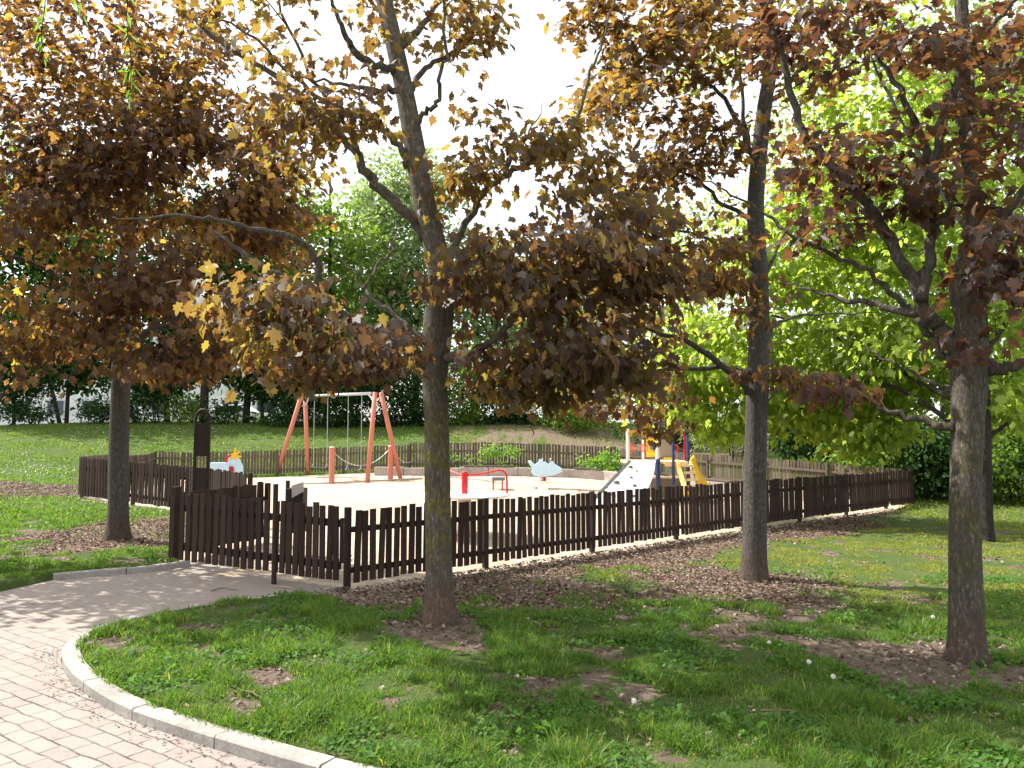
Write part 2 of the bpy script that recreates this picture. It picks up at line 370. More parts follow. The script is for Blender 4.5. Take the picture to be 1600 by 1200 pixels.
def inside(P, X, Y):
    X = np.asarray(X); Y = np.asarray(Y); r = np.zeros(X.shape, bool); n = len(P)
    for i in range(n):
        (x0, y0), (x1, y1) = P[i], P[(i + 1) % n]
        c = ((y0 > Y) != (y1 > Y))
        with np.errstate(divide='ignore', invalid='ignore'):
            r ^= c & (X < (x1 - x0) * (Y - y0) / (y1 - y0 + 1e-15) + x0)
    return r
def dist(P, X, Y, closed=True):
    X = np.asarray(X, float); Y = np.asarray(Y, float); d = np.full(X.shape, 1e9); n = len(P)
    for i in range(n if closed else n - 1):
        a, b = np.array(P[i]), np.array(P[(i + 1) % n]); ab = b - a; L = ab @ ab + 1e-12
        t = np.clip(((X - a[0]) * ab[0] + (Y - a[1]) * ab[1]) / L, 0, 1)
        d = np.minimum(d, np.hypot(X - a[0] - t * ab[0], Y - a[1] - t * ab[1]))
    return d
def sdist(P, X, Y): return np.where(inside(P, X, Y), -1, 1) * dist(P, X, Y)

DIRT4 = np.array([gpx(a, b)[:2] for a, b in [(1150,985),(1300,1010),(1420,1040),(1510,1048),(1620,1070),(1750,1100)]])
LITL = [(gpx(60, 765)[:2], 3.0), (gpx(180, 835)[:2], 1.7), (gpx(260, 830)[:2], 1.5), (gpx(-60, 760)[:2], 2.6)]
def masks(x, y):
    x = np.asarray(x, float); y = np.asarray(y, float)
    n = fbm(x * .9, y * .9, 3, 4); n2 = fbm(x * 2.6, y * 2.6, 11, 3)
    o = (x - F0[0]) * FN[0] + (y - F0[1]) * FN[1]; tt = (x - F0[0]) * FD[0] + (y - F0[1]) * FD[1]
    lit = sstep(-.6, -.2, o) * sstep(2.1, .7, o + (n - .5) * 2.6 + .10 * np.maximum(tt - 6, 0)) * sstep(-.9, .3, tt) * sstep(14.6, 12.5, tt)
    lit = np.maximum(lit, sstep(1.6, .4, np.hypot((x - 2.3) * .8, y - 9.1) + (n - .5) * 1.6))
    lit = np.maximum(lit, .8 * sstep(1.1, .2, np.hypot((x - .7) * .6, y - 8.6) + (n - .5) * 1.4))
    for c, r in LITL: lit = np.maximum(lit, sstep(r, r * .55, np.hypot(x - c[0], (y - c[1]) * (.8 if r < 2 else 1.0)) + (n - .5) * 2.2))
    dirt = sstep(.62, .2, dist(DIRT4, x, y, False) + (n - .5) * 1.5)
    dirt = np.maximum(dirt, sstep(.75, .3, np.hypot(x + .62, y - 6.75) + (n2 - .5) * .7))
    dirt = np.maximum(dirt, sstep(.5, .2, np.hypot(x - gpx(620, 930)[0], (y - gpx(620, 930)[1]) * 1.2) + (n2 - .5) * .8))
    for q, r in (((390,1095), .28), ((950,1110), .3), ((1050,1180), .26), ((640,950), .5), ((900,1010), .22), ((1090,1060), .2)):
        w = gpx(*q); dirt = np.maximum(dirt, .62 * sstep(r * 1.4, -.1, np.hypot(x - w[0], y - w[1]) + (n2 - .5) * .5))
    dirt = np.maximum(dirt, .75 * sstep(.56, .80, n2) * (y < 14))
    n3 = fbm(x * 8, y * 8, 61, 2); dirt = np.where(y < 15, sstep(.12, .88, dirt * .95 + (n3 - .5) * 1.0 * (dirt > .02)), dirt)
    bank = sstep(27.6, 28.4, y) * sstep(-5, -1, x + (n - .5) * 5) * sstep(14, 11, x) * sstep(.30, .46, n2 + .1)
    dirt = np.maximum(dirt, bank * .72)
    sand = sstep(.42, .12, np.abs(o - .08) + (n2 - .5) * .25) * sstep(-.4, 0, tt) * sstep(15.4, 14.5, tt)
    sand = np.maximum(sand, sstep(.8, .2, np.hypot(x + 1.6, y - 8.6) + (n2 - .5) * .8) * .9)
    dry = sstep(.5, 2.2, x - 1.0 + (y - 8) * .25 + (n - .5) * 3) * sstep(6.9, 8.6, y + (n - .5) * 2) * (y < 26)
    dry = np.maximum(dry, .35 * sstep(26.5, 29, y) * sstep(.4, .6, n))
    dry = np.maximum(dry, bank)
    grass = np.clip(1 - lit * .93 - dirt - sand, 0, 1)
    return grass, lit, sand, dry, dirt

def axis(a, b, step, far, g=1.16):
    v = list(np.arange(a, b, step)); s = step; x = v[-1]
    while x < far[1]: s *= g; x += s; v.append(x)
    s = step; x = v[0]; w = []
    while x > far[0]: s *= g; x -= s; w.append(x)
    return np.array(w[::-1] + v)
xs = axis(-9, 9, .11, (-700, 700)); ys = axis(2.5, 16, .11, (-60, 1300), 1.09)
X, Y = np.meshgrid(xs, ys); Z = H(X, Y)
Z += (fbm(X * 1.5, Y * 1.5, 5, 3) - .5) * .06 * (np.abs(X) < 40)
for P, dep in ((PATH, .17), (SANDP, .13)):
    sd = sdist(P, X, Y); Z -= dep * sstep(.075, .0, sd)
    Z = np.where(np.abs(sd) < .25, Z - (fbm(X * 1.5, Y * 1.5, 5, 3) - .5) * .06 * (1 - np.abs(sd) / .25), Z)
nx, ny = len(xs), len(ys); idx = np.arange(nx * ny).reshape(ny, nx)
Q = np.stack([idx[:-1, :-1], idx[:-1, 1:], idx[1:, 1:], idx[1:, :-1]], -1).reshape(-1, 4)
me = fastmesh('ground', np.stack([X, Y, Z], -1).reshape(-1, 3), Q.ravel(), np.full(len(Q), 4))
g_, l_, s_, d_, di_ = masks(X.ravel(), Y.ravel())
ca = me.color_attributes.new('mask', 'FLOAT_COLOR', 'POINT')
ca.data.foreach_set('color', np.stack([g_, l_, s_, np.ones_like(g_)], -1).astype(np.float32).ravel())
tag(link('ground', me, M['ground'], smooth=True), kind='structure')

def sheet(name, P, step, zf, mat):
    P = np.array(P); sp = []
    for i in range(len(P)):
        a, b = P[i], P[(i + 1) % len(P)]; n = max(1, int(np.linalg.norm(b - a) / step))
        sp += [a + (b - a) * k / n for k in range(n)]
    sp = np.array(sp); gx, gy = np.meshgrid(np.arange(P[:, 0].min(), P[:, 0].max(), step), np.arange(P[:, 1].min(), P[:, 1].max(), step))
    gx, gy = gx.ravel(), gy.ravel(); k = sdist(P, gx, gy) < -step * .45
    pts = np.vstack([sp, np.stack([gx[k], gy[k]], -1)])
    v, e, f, *_ = geometry.delaunay_2d_cdt([Vector(p) for p in pts], [(i, (i + 1) % len(sp)) for i in range(len(sp))], [], 1, 1e-5)
    V = np.array([(p.x, p.y) for p in v]); z = zf(V[:, 0], V[:, 1])
    me = bpy.data.meshes.new(name); me.from_pydata(np.column_stack([V, z]).tolist(), [], [tuple(q) for q in f]); me.update()
    if sum(p.normal.z for p in me.polygons) < 0: me.flip_normals()
    return tag(link(name, me, mat, smooth=True), kind='structure')
PATHX = np.vstack([RKS, [[-1.7, 9.2], [-2.2, 10.4], [-3.6, 11.3], [-4.45, 10.6]], [GL + (-.1, .0)], UKS, UE, [[-9, 6], [-9, 0], [-6, -3], [1.2, -3], [1.0, 2.0]]])
sheet('path', PATHX, .25, lambda x, y: H(x, y) - .055, M['paving'])
def sandz(x, y):
    o = (x - F0[0]) * FN[0] + (y - F0[1]) * FN[1]
    gline = np.array([F0 + (-.1, 0), GL]); dg = dist(gline, x, y, False)
    z = H(x, y) - .012 + (fbm(x * 1.2, y * 1.2, 21, 4) - .5) * .07 * sstep(.1, 1.2, dist(SANDP, x, y))
    return z - .05 * sstep(.9, .0, dg + (fbm(x * 3, y * 3, 9, 2) - .5) * .7) - .03 * sstep(.1, .16, o)
sheet('sand', SANDP, .22, sandz, M['sand'])

def kerb(name, pts, w=.13, top=.02, bot=-.2, L=.8, side=1):
    P = spline(pts, 6); seg = np.concatenate([[0], np.cumsum(np.linalg.norm(np.diff(P, axis=0), axis=1))])
    n = max(1, round(seg[-1] / L)); mb = MB(); rn = random.Random(3)
    for k in range(n):
        a, b = seg[-1] * k / n + .006, seg[-1] * (k + 1) / n - .006
        m = 3; ss = [a + (b - a) * i / m for i in range(m + 1)]; jt = rn.uniform(-.008, .008)
        c = np.array([[np.interp(q, seg, P[:, 0]), np.interp(q, seg, P[:, 1])] for q in ss])
        tv = np.gradient(c, axis=0); tv /= np.linalg.norm(tv, axis=1)[:, None]; nv = np.stack([tv[:, 1], -tv[:, 0]], -1) * side
        v = []; f = []
        for i in range(m + 1):
            z = H(*c[i]) + jt
            i0, o0 = c[i] , c[i] + nv[i] * w
            v += [(i0[0], i0[1], z + bot), (i0[0], i0[1], z + top - .012), (*(i0 + nv[i] * .012), z + top), (*(o0 - nv[i] * .008), z + top), (o0[0], o0[1], z + top - .01), (o0[0], o0[1], z + bot)]
        for i in range(m):
            for j in range(6): f.append((i * 6 + j, i * 6 + (j + 1) % 6, (i + 1) * 6 + (j + 1) % 6, (i + 1) * 6 + j))
        f += [tuple(range(6))[::-1], tuple(m * 6 + j for j in range(6))]
        mb.add(v, f)
    o = mb.build(name, M['kerb'])
    bpy.context.view_layer.objects.active = o
    me = o.data
    import bmesh
    bm = bmesh.new(); bm.from_mesh(me); bmesh.ops.recalc_face_normals(bm, faces=bm.faces); bm.to_mesh(me); bm.free()
    return tag(o, kind='structure')
kerb('kerb', RKW[:13], side=1)
kerb('kerb', RKW[12:], w=.08, top=.0, side=1)
kerb('kerb', UKW, w=.1, top=.012, side=1)

# ------------------------------------------------------------------ grass, litter
def blades(name, X, Y, zoff, h, w, lean, rs, mat, dry, seg=2):
    n = len(X); Zb = H(X, Y) + zoff
    yaw = rs.rand(n) * 2 * math.pi; ly = rs.rand(n) * 2 * math.pi
    sx, sy = np.cos(yaw) * w / 2, np.sin(yaw) * w / 2
    lx, lyv = np.cos(ly) * lean * h, np.sin(ly) * lean * h
    def row(f, k): return [np.stack([X + lx * f * f - sx * k, Y + lyv * f * f - sy * k, Zb + h * f * (1 - .25 * lean * f)], -1), np.stack([X + lx * f * f + sx * k, Y + lyv * f * f + sy * k, Zb + h * f * (1 - .25 * lean * f)], -1)]
    V = row(0, 1) + row(.55, .8); tip = np.stack([X + lx, Y + lyv, Zb + h * (1 - .3 * lean)], -1)
    V = np.stack(V + [tip], 1).reshape(-1, 3); b = np.arange(n)[:, None] * 5
    L = np.hstack([b + 0, b + 1, b + 3, b + 2, b + 2, b + 3, b + 4]).ravel(); T = np.tile([4, 3], n)
    me = fastmesh(name, V, L, T)
    a = me.attributes.new('dry', 'FLOAT', 'POINT'); a.data.foreach_set('value', np.repeat(dry, 5).astype(np.float32))
    return link(name, me, mat)
def scatter(rs, n, d0, d1, p=1.0, xl=-.72, xr=.72):
    u = rs.rand(n); d = (d0 ** p + u * (d1 ** p - d0 ** p)) ** (1 / p); x = d * (xl + rs.rand(n) * (xr - xl)); return x, d
rs = np.random.RandomState(5)
def lawn_ok(X, Y, pad=.0): return (sdist(PATH, X, Y) > pad) & (sdist(SANDP, X, Y) > -.05)
X, Y = scatter(rs, 520000, 3.4, 14.5, .8)
ok = lawn_ok(X, Y, .10); X, Y = X[ok], Y[ok]
g_, l_, s_, dr, di = masks(X, Y)
cl = fbm(X * 3.2, Y * 3.2, 31, 3); cl2 = fbm(X * .8, Y * .8, 41, 2)
keep = rs.rand(len(X)) < np.clip(g_ ** 1.5 * (.25 + 1.5 * sstep(.32, .62, cl)) * (1 - .45 * dr), .012, 1)
X, Y, dr, cl, cl2, g_ = X[keep], Y[keep], dr[keep], cl[keep], cl2[keep], g_[keep]
n = len(X)
h = (.025 + .075 * sstep(.35, .75, cl) * (.5 + cl2) + .025 * rs.rand(n)) * (1 - .5 * dr) * (.45 + .55 * g_); h *= np.where(rs.rand(n) < .02, 1.7, 1)
yel = np.clip(dr * .9 + .18 * rs.rand(n) * (rs.rand(n) < .3) + 1.0 * (rs.rand(n) < .11), 0, 1)
tag(blades('lawn_grass', X, Y, -.012, h, .0035 + .00075 * Y * (.6 + .8 * rs.rand(n)), .25 + .75 * rs.rand(n), rs, M['grass'], yel),
    'ragged green grass growing under the maples and along the kerb', 'grass', kind='stuff')
# meadow behind and to the left
X, Y = scatter(rs, 330000, 11.5, 40, 1.0, -.85, .75)
ok = lawn_ok(X, Y, .1) & ((Y > 26) | (X < -5) | ((Y > 14.5) & (X > 8.5))); X, Y = X[ok], Y[ok]
g_, l_, s_, dr, di = masks(X, Y); cl = fbm(X * 1.1, Y * 1.1, 51, 3)
keep = rs.rand(len(X)) < np.clip(g_ * (.3 + 1.2 * sstep(.3, .6, cl)), .01, 1); X, Y, dr, cl = X[keep], Y[keep], dr[keep], cl[keep]; n = len(X)
tag(blades('meadow_grass', X, Y, -.02, (.05 + .07 * cl) * (.6 + .7 * rs.rand(n)), .010 + .0007 * Y, .4 + .7 * rs.rand(n), rs, M['grass'], np.clip(.10 + dr * .5 + .5 * (rs.rand(n) < .12), 0, 1)),
    'sunlit meadow grass rising behind the playground fence', 'grass', kind='stuff')
# low broad weeds between the blades
def litter(name, X, Y, size, rs, mat, zo, flat, label):
    n = len(X); tp = np.array([(0, 0, 0), (.42, .35, .10), (.30, .8, .0), (0, 1, .08), (-.30, .8, .0), (-.42, .35, .10)])
    yaw = rs.rand(n) * 6.283; c, s = np.cos(yaw), np.sin(yaw)
    ti = rs.randn(n) * flat; tj = rs.randn(n) * flat
    u = np.stack([c, s, ti], -1); v = np.stack([-s, c, tj], -1); w = np.stack([-ti, -tj, np.ones(n)], -1)
    P = np.stack([X, Y, H(X, Y) + zo + rs.rand(n) * .015], -1)
    V = P[:, None] + size[:, None, None] * (tp[None, :, 0:1] * u[:, None] + (tp[None, :, 1:2] - .5) * v[:, None] + tp[None, :, 2:3] * w[:, None] * 1.6)
    b = np.arange(n)[:, None] * 6
    me = fastmesh(name, V.reshape(-1, 3), np.hstack([b, b + 1, b + 2, b + 3, b, b + 3, b + 4, b + 5]).ravel(), np.full(2 * n, 4))
    return tag(link(name, me, mat), label, None, kind='stuff')
X, Y = scatter(rs, 300000, 4.2, 22, 1.0, -.85, .72); ok = lawn_ok(X, Y, .12); X, Y = X[ok], Y[ok]
g_, l_, s_, dr, di = masks(X, Y); keep = rs.rand(len(X)) < np.clip(l_ * .95 + di * .22 * (Y < 12) + .012, 0, 1); X, Y = X[keep], Y[keep]
litter('leaf_litter', X, Y, (.013 + .026 * rs.rand(len(X)) ** 1.6 + .0007 * Y), rs, M['litter'], .008, .35, 'dry brown leaf litter lying along the dark fence and round trunks')
X, Y = scatter(rs, 60000, 3.5, 10, .9); ok = lawn_ok(X, Y, .12); X, Y = X[ok], Y[ok]
g_, l_, s_, dr, di = masks(X, Y); cl = fbm(X * 2.2, Y * 2.2, 77, 2); keep = rs.rand(len(X)) < g_ * sstep(.5, .68, cl); X, Y = X[keep], Y[keep]
M['weed'] = leafmat('weed_leaf', [(.045, .11, .018), (.07, .15, .026), (.10, .18, .05)], [(.12, .3, .03), (.2, .42, .05)], .4, .6, .15)
litter('clover_leaves', X, Y, (.018 + .022 * rs.rand(len(X))), rs, M['weed'], .03, .55, 'low clover and broad weed leaves among the grass')
M['daisy'] = paint('daisy_petals', (.8, .8, .76), .8, .05)
X, Y = scatter(rs, 9000, 14, 37, 1.0, -.8, -.05); ok = lawn_ok(X, Y, .2) & ((Y > 27) | (X < -9)); X, Y = X[ok], Y[ok]
keep = rs.rand(len(X)) < sstep(.5, .68, fbm(X * .35, Y * .35, 91, 2)); X, Y = X[keep], Y[keep]
litter('daisy_patch', X, Y, .018 + .022 * rs.rand(len(X)), rs, M['daisy'], .10, .3, 'tiny white daisies sprinkled over the sunny lawn')
X, Y = scatter(rs, 1500, 9.5, 26, 1.0, -.6, .45); ok = sdist(SANDP, X, Y) < -.3; X, Y = X[ok], Y[ok]; keep = rs.rand(len(X)) < .1 + .5 * sstep(1.5, .2, dist(SANDP, X, Y)); X, Y = X[keep], Y[keep]
litter('blown_leaves', X, Y, .02 + .03 * rs.rand(len(X)), rs, M['litter'], .01, .4, 'dry leaves blown onto the pale sand')
# crumbs swept against the kerb
k = rs.rand(480); seg = np.clip((k * (len(RKS) - 30)).astype(int) + 4, 0, len(RKS) - 2); base = RKS[seg] + (RKS[seg + 1] - RKS[seg]) * rs.rand(480)[:, None]
tv = RKS[seg + 1] - RKS[seg]; nv = np.stack([-tv[:, 1], tv[:, 0]], -1); nv /= np.linalg.norm(nv, axis=1)[:, None]
base = base + nv * np.abs(rs.randn(480) * .09 + .03)[:, None]
litter('kerb_debris', base[:, 0], base[:, 1], .006 + .016 * rs.rand(480), rs, M['litter'], -.052, .3, 'dry crumbs and bits of leaf swept against the kerb')

# ------------------------------------------------------------------ fences
def slat(mb, p, d, n, w, th, z0, z1, rn):
    tl = rn.gauss(0, .011); a = np.array([p[0], p[1]]); dz = rn.gauss(0, .011); ln = rn.uniform(-.006, .006)
    b0 = (*a, z0 + rn.uniform(-.01, .01)); b1 = (a[0] + d[0] * tl + n[0] * ln, a[1] + d[1] * tl + n[1] * ln, z1 + dz)
    mb.bar(b0, b1, w * rn.uniform(.94, 1.04), th, up=(n[0], n[1], 0))
def fence(name, label, pts, mat, outward, panel=1.84, sp=.1025, w=.073, ht=.86, seed=1, group=None, postw=.065, gap0=.105, post_ends=(True, True), firstpost_round=False, railside=-1):
    """pickets on the outward side, two rails behind them, a post at the end of each panel"""
    rn = random.Random(seed); P = np.array(pts, float)
    root = thing(name, label, 'fence', (P[0][0], P[0][1], H(*P[0])), group)
    for i in range(len(P) - 1):
        a, b = P[i], P[i + 1]; L = np.linalg.norm(b - a); d = (b - a) / L; nn = np.array([d[1], -d[0]])
        if nn @ np.array(outward) < 0: nn = -nn
        np_ = max(1, round(L / panel)); pl = L / np_
        for k in range(np_):
            s0, s1 = k * pl, (k + 1) * pl
            mb = MB(); cnt = round((pl - gap0 - .045) / sp); q_ = (pl - gap0 - .045) / cnt; off = gap0
            for q in range(cnt + 1):
                s = s0 + off + q * q_
                c = a + d * s + nn * .03; z = H(*c); slat(mb, c, d, nn, w, .02, z + .06, z + ht, rn)
            fp = mb.build('fence_panel', mat, root)
            for hz in (.19, .64):
                r = MB(); c0 = a + d * (s0 + .02); c1 = a + d * (s1 - .02)
                r.bar((*c0, H(*c0) + hz), (*c1, H(*c1) + hz), .034, .062); r.build('rail', mat, fp)
            if k > 0 or post_ends[0]:
                c = a + d * s0 - nn * .035; z = H(*c); m = MB()
                if firstpost_round and k == 0 and i == 0: m.tube([(*(c + nn * .04), z - .15), (*(c + nn * .04), z + ht + .03)], .042, 14)
                else: m.bar((*c, z - .15), (*c, z + ht + .01), postw, postw, up=(nn[0], nn[1], 0))
                m.build('post', mat, root, bevel=.006)
        if i == len(P) - 2 and post_ends[1]:
            c = b - nn * .035; z = H(*c); MB().bar((*c, z - .15), (*c, z + ht + .01), postw, postw, up=(nn[0], nn[1], 0)).build('post', mat, root, bevel=.006)
    return root
fence('picket_fence', 'long dark picket fence running from the double gate to the leafy far corner', [F0, F1], M['fence_dark'], FN, panel=1.93, seed=2, firstpost_round=True)
fence('picket_fence', 'short dark picket fence end standing against the green bushes', [F1 + FD * .04, F1 + np.array([.92, .62])], M['fence_dark'], FN, panel=1.2, seed=3, post_ends=(False, True))
L1, L2 = np.array([-9.2, 16.5]), np.array([-12.0, 26.0])
fence('picket_fence', 'dark picket fence behind the maple with the blackish trunk', [L1, (-6.1, 14.6)], M['fence_dark'], (-1, -1), panel=1.82, seed=4)
fence('picket_fence', 'dark picket fence stub slanting inward behind the arched board', [(-6.1, 14.62), (-4.42, 12.95)], M['fence_dark'], (-1, -1), panel=2.4, seed=5, sp=.085, w=.078, post_ends=(False, True), ht=.88)
fence('picket_fence', 'low dark picket screen standing just inside the double gate', [GL + (.05, .12), (-3.66, 11.5)], M['fence_dark'], (-1, .3), panel=2, seed=6, sp=.085, w=.078, post_ends=(False, True))
cor = spline([L1, L1 + (-.28, .5), L1 + (-.5, 1.4), L1 + (-.75, 2.4)], 2)
fence('picket_fence', 'weathered picket fence curving away from the rounded lawn corner', [tuple(p) for p in cor] + [L2], M['fence_grey'], (-1, 0), panel=1.9, seed=7, post_ends=(False, False))
fence('picket_fence', 'weathered picket fence below the sunny lawn, behind the swing', [L2, (-8, 26.35), (-3.6, 27)], M['fence_grey'], (0, 1), panel=2.0, seed=8)
fence('picket_fence', 'weathered picket fence at the foot of the brown earth bank', [(-3.55, 27.05), (-.2, 26.95), (3.5, 26.2)], M['fence_grey'], (0, 1), panel=1.9, seed=9, ht=.92)
fence('picket_fence', 'weathered picket fence slanting from the climbing tower toward the green bushes', [(3.5, 26.2), (9.55, 18.95)], M['fence_grey'], (1, .3), panel=2.0, seed=10)

# double gate
def gate_leaf(label, a, b, seed, cnt, bolt=False):
    rn = random.Random(seed); a, b = np.array(a), np.array(b); L = np.linalg.norm(b - a); d = (b - a) / L; nn = np.array([d[1], -d[0]])
    if nn[1] > 0: nn = -nn
    root = thing('gate_leaf', label, 'gate', (*a, H(*a)), 'two leaves of the double gate'); mb = MB()
    for q in range(cnt):
        c = a + d * (L * (q + .5) / cnt) + nn * .03; z = H(*c); slat(mb, c, d, nn, .074, .022, z + .0, z + .86, rn)
    pn = mb.build('picket_panel', M['fence_dark'], root)
    for hz in (.17, .66):
        c0, c1 = a + d * .01, b - d * .01
        MB().bar((*c0, H(*c0) + hz), (*c1, H(*c1) + hz), .036, .085).build('rail', M['fence_dark'], pn)
    return root, d, nn
G1 = gpx(537, 908)[:2]
gv = G1 - GL; mid = GL + gv * .565
g1, gd, gn = gate_leaf('dark gate leaf beside the hinge post, wider leaf of the double gate', GL + gv * .01, GL + gv * .59, 21, 13)
g2, _, _ = gate_leaf('dark gate leaf next to the long fence, narrower leaf of the double gate', GL + gv * .605, GL + gv * .985, 22, 10)
MB().bar((*(GL + gv * .985 - gn * .02), H(*G1) + .2), (*(GL + gv * .985 - gn * .02), H(*G1) + .72), .05, .08).build('hinge_plate', M['fence_dark'], g2)
MB().bar((*(GL + gv * 1.0 - gn * .02), H(*G1) + .60), (*(F0 - FD * .02), H(*F0) + .60), .05, .14).build('hinge', M['black'], g2)
c = gpx(428, 905)[:2]
o = MB().tube([(*c, H(*c) - .12), (*c, H(*c) + .3), (*c, H(*c) + 1.10)], .030, 14).build('gate_post', M['fence_dark'], smooth=False)
tag(o, 'slim dark round stake standing between the two gate leaves', 'post')
c = GL - gv / np.linalg.norm(gv) * .06
r = thing('gate_post', 'dark square hinge post where the path kerb meets the gate', 'post', (*c, H(*c)))
MB().bar((*c, H(*c) - .15), (*c, H(*c) + .93), .09, .09, up=(gn[0], gn[1], 0)).build('post', M['fence_dark'], r, bevel=.008)
MB().bar((*(c + gn * .05), H(*c) + .03), (*(c + gn * .05), H(*c) + .80), .08, .022, up=(gn[0], gn[1], 0)).build('picket', M['fence_dark'], r)

# arched notice board
bx0, bx1, bd = at(303, 700, 12.6), at(328, 700, 12.6), 12.6
bz = H((bx0[0] + bx1[0]) / 2, bd); zt = at(315, 640, bd)[2]; zA = at(315, 662, bd)[2]; zB = at(315, 713, bd)[2]; zC = at(315, 731, bd)[2]
xm, hw = (bx0[0] + bx1[0]) / 2, (bx1[0] - bx0[0]) / 2 - .02
r = thing('notice_board', 'tall narrow black board with an arched top behind the gate', 'notice board', (xm, bd, bz))
arc = [(xm - hw, bd, bz - .1), (xm - hw, bd, zt - hw * 1.5)] + [(xm - hw * math.cos(a), bd, zt - hw * 1.5 + hw * 1.45 * math.sin(a)) for a in np.linspace(.15, math.pi - .15, 11)] + [(xm + hw, bd, zt - hw * 1.5), (xm + hw, bd, bz - .1)]
MB().tube(arc, .027, 10).build('arch_frame', M['board_dark'], r, smooth=True)
MB().bar((xm, bd, zB), (xm, bd, zA), hw * 2, .03, up=(0, 1, 0)).build('board', M['board_dark'], r)
MB().bar((xm, bd, bz + .12), (xm, bd, zC), hw * 2, .03, up=(0, 1, 0)).build('lower_board', M['board_dark'], r)

# litter bin behind the narrow gate leaf
bc = at(463, 800, 10.6); bz = H(bc[0], 10.6)
r = thing('litter_bin', 'dark litter bin with a tilted grey lid behind the narrow gate leaf', 'litter bin', (bc[0], 10.6, bz))
MB().tube([(bc[0] - .13, 10.62, bz - .1), (bc[0] - .13, 10.62, bz + 1.0)], .03, 10).build('post', M['black'], r)
MB().bar((bc[0], 10.6, bz + .3), (bc[0], 10.6, bz + .9), .24, .24).build('body', M['board_dark'], r, bevel=.01)
lq = [at(260 + a / 3.2, 700 + b / 3.2, 10.42) for a, b in ((630, 187), (690, 168), (691, 216), (632, 249))]
MB().prism([(p[0] - bc[0], p[2] - bz) for p in lq][::-1], (bc[0], 10.38, bz), (1, 0, 0), (0, 0, 1), .014).build('lid', M['metal_lid'], r, bevel=.004)

# ------------------------------------------------------------------ swing
r0, r1 = gpx(457, 744), gpx(600, 752)
bdir = (r1 - r0)[:2]; bdir /= np.linalg.norm(bdir); sdir = np.array([-bdir[1], bdir[0]])
if sdir[1] < 0: sdir = -sdir
ztop0, ztop1 = at(472, 617, r0[1])[2], at(592, 617, r1[1])[2]; zt = (ztop0 + ztop1) / 2
sw = thing('swing_set', 'red timber swing set with two seats on the sand', 'swing', (*((r0 + r1)[:2] / 2), H(*((r0 + r1)[:2] / 2))))
def leg(foot, top):
    f = gpx(*foot); d = np.array(top) - f; MB().tube([f - d * .03, f + d * .5, np.array(top)], .072, 12).build('leg', M['post_red'], sw, smooth=True)
t0 = at(471, 618, r0[1]); t1 = at(592, 614, r1[1])
t0 = np.array([t0[0], r0[1], zt]); t1 = np.array([t1[0], r1[1], zt])
leg((432, 742), t0 + np.array([.02, -.09, .02])); leg((481, 741), t0 + np.array([.1, .09, .02]))
leg((574, 753), t1 + np.array([-.1, -.09, .02])); leg((626, 749), t1 + np.array([.05, .09, .02]))
bd_ = (t1 - t0) / np.linalg.norm(t1 - t0)
MB().tube([t0 + bd_ * .45, t1 - bd_ * .35], .045, 12).build('crossbar', M['galv'], sw, smooth=True)
for p, s in ((t0, 1), (t1, -1)):
    q = p + bd_ * s * .05; z0 = p[2]
    MB().tube(spline([q + (0, 0, -.32), q + bd_ * s * .14 + np.array([0, 0, -.30]), q + bd_ * s * .30 + np.array([0, 0, -.12]), q + bd_ * s * .45], 5), .035, 10).build('bracket', M['galv'], sw, smooth=True)
def swing_seat(pxl, pxr, py, lab):
    w = []
    for px in (pxl, pxr):
        ang = (px - 800) / FPX
        tt = (ang * t0[1] - t0[0]) / (bd_[0] - ang * bd_[1]); w.append(t0 + bd_ * tt)
    zs = at((pxl + pxr) / 2, py, (w[0][1] + w[1][1]) / 2)[2]
    a, b = w[0].copy(), w[1].copy(); a[2] = b[2] = zs
    st = MB().bar(a - bd_ * .06, b + bd_ * .06, .17, .035, up=(0, 0, 1)).build('seat', M['black'], sw, bevel=.012)
    for p, e in ((w[0], a), (w[1], b)):
        MB().tube([p, e + (0, 0, .13)], .011, 6).build('chain', M['galv'], sw)
        k = MB()
        for s in (-.07, .07): k.tube([e + (0, 0, .14), e + np.array([sdir[0] * s, sdir[1] * s, 0])], .012, 6)
        k.build('hanger', M['galv'], st)
swing_seat(491, 512, 731, ''); swing_seat(544, 565, 735, '')

# red posts with chains
posts = []
for px, y1, y0, lab in ((518, 755, 698, 'short red timber post in front of the swing seats'), (610, 750, 696, "short red timber post at the swing's right-side legs")):
    f = gpx(px, y1); z = at(px, y0, f[1])[2]
    lab = lab if px == 518 else 'short red timber post close before the splayed swing legs'
    r = thing('barrier_post', lab, 'post', f, 'low red posts of the chain barrier')
    MB().tube([f + (0, 0, -.1), (f[0], f[1], z - .02)], .085, 14).build('shaft', M['post_red'], r)
    MB().tube([(f[0], f[1], z - .02), (f[0], f[1], z)], [.085, .07], 14).build('cap', M['post_pale'], r)
    posts.append(np.array([f[0], f[1], z]))
def chain(a, b, sag, lab):
    a, b = np.array(a), np.array(b); mb = MB(); N = 34
    pts = [a + (b - a) * k / N + np.array([0, 0, -sag * 4 * (k / N) * (1 - k / N)]) for k in range(N + 1)]
    for k in range(N):
        m = pts[k] * .5 + pts[k + 1] * .5; d = (pts[k + 1] - pts[k]); up = (0, 0, 1) if k % 2 else (sdir[0], sdir[1], 0)
        mb.bar(pts[k] - d * .12, pts[k + 1] + d * .12, .034, .012, up=up)
    tag(mb.build('barrier_chain', M['galv']), lab, 'chain', 'sagging barrier chains')
chain(posts[0] + (.08, 0, -.2), posts[1] + (-.08, 0, -.16), .42, 'grey chain sagging between the two short red posts')
e = gpx(655, 726); chain(posts[1] + (.08, 0, -.2), e + (0, 0, .35), .3, 'grey chain running from a red post to the concrete wall')

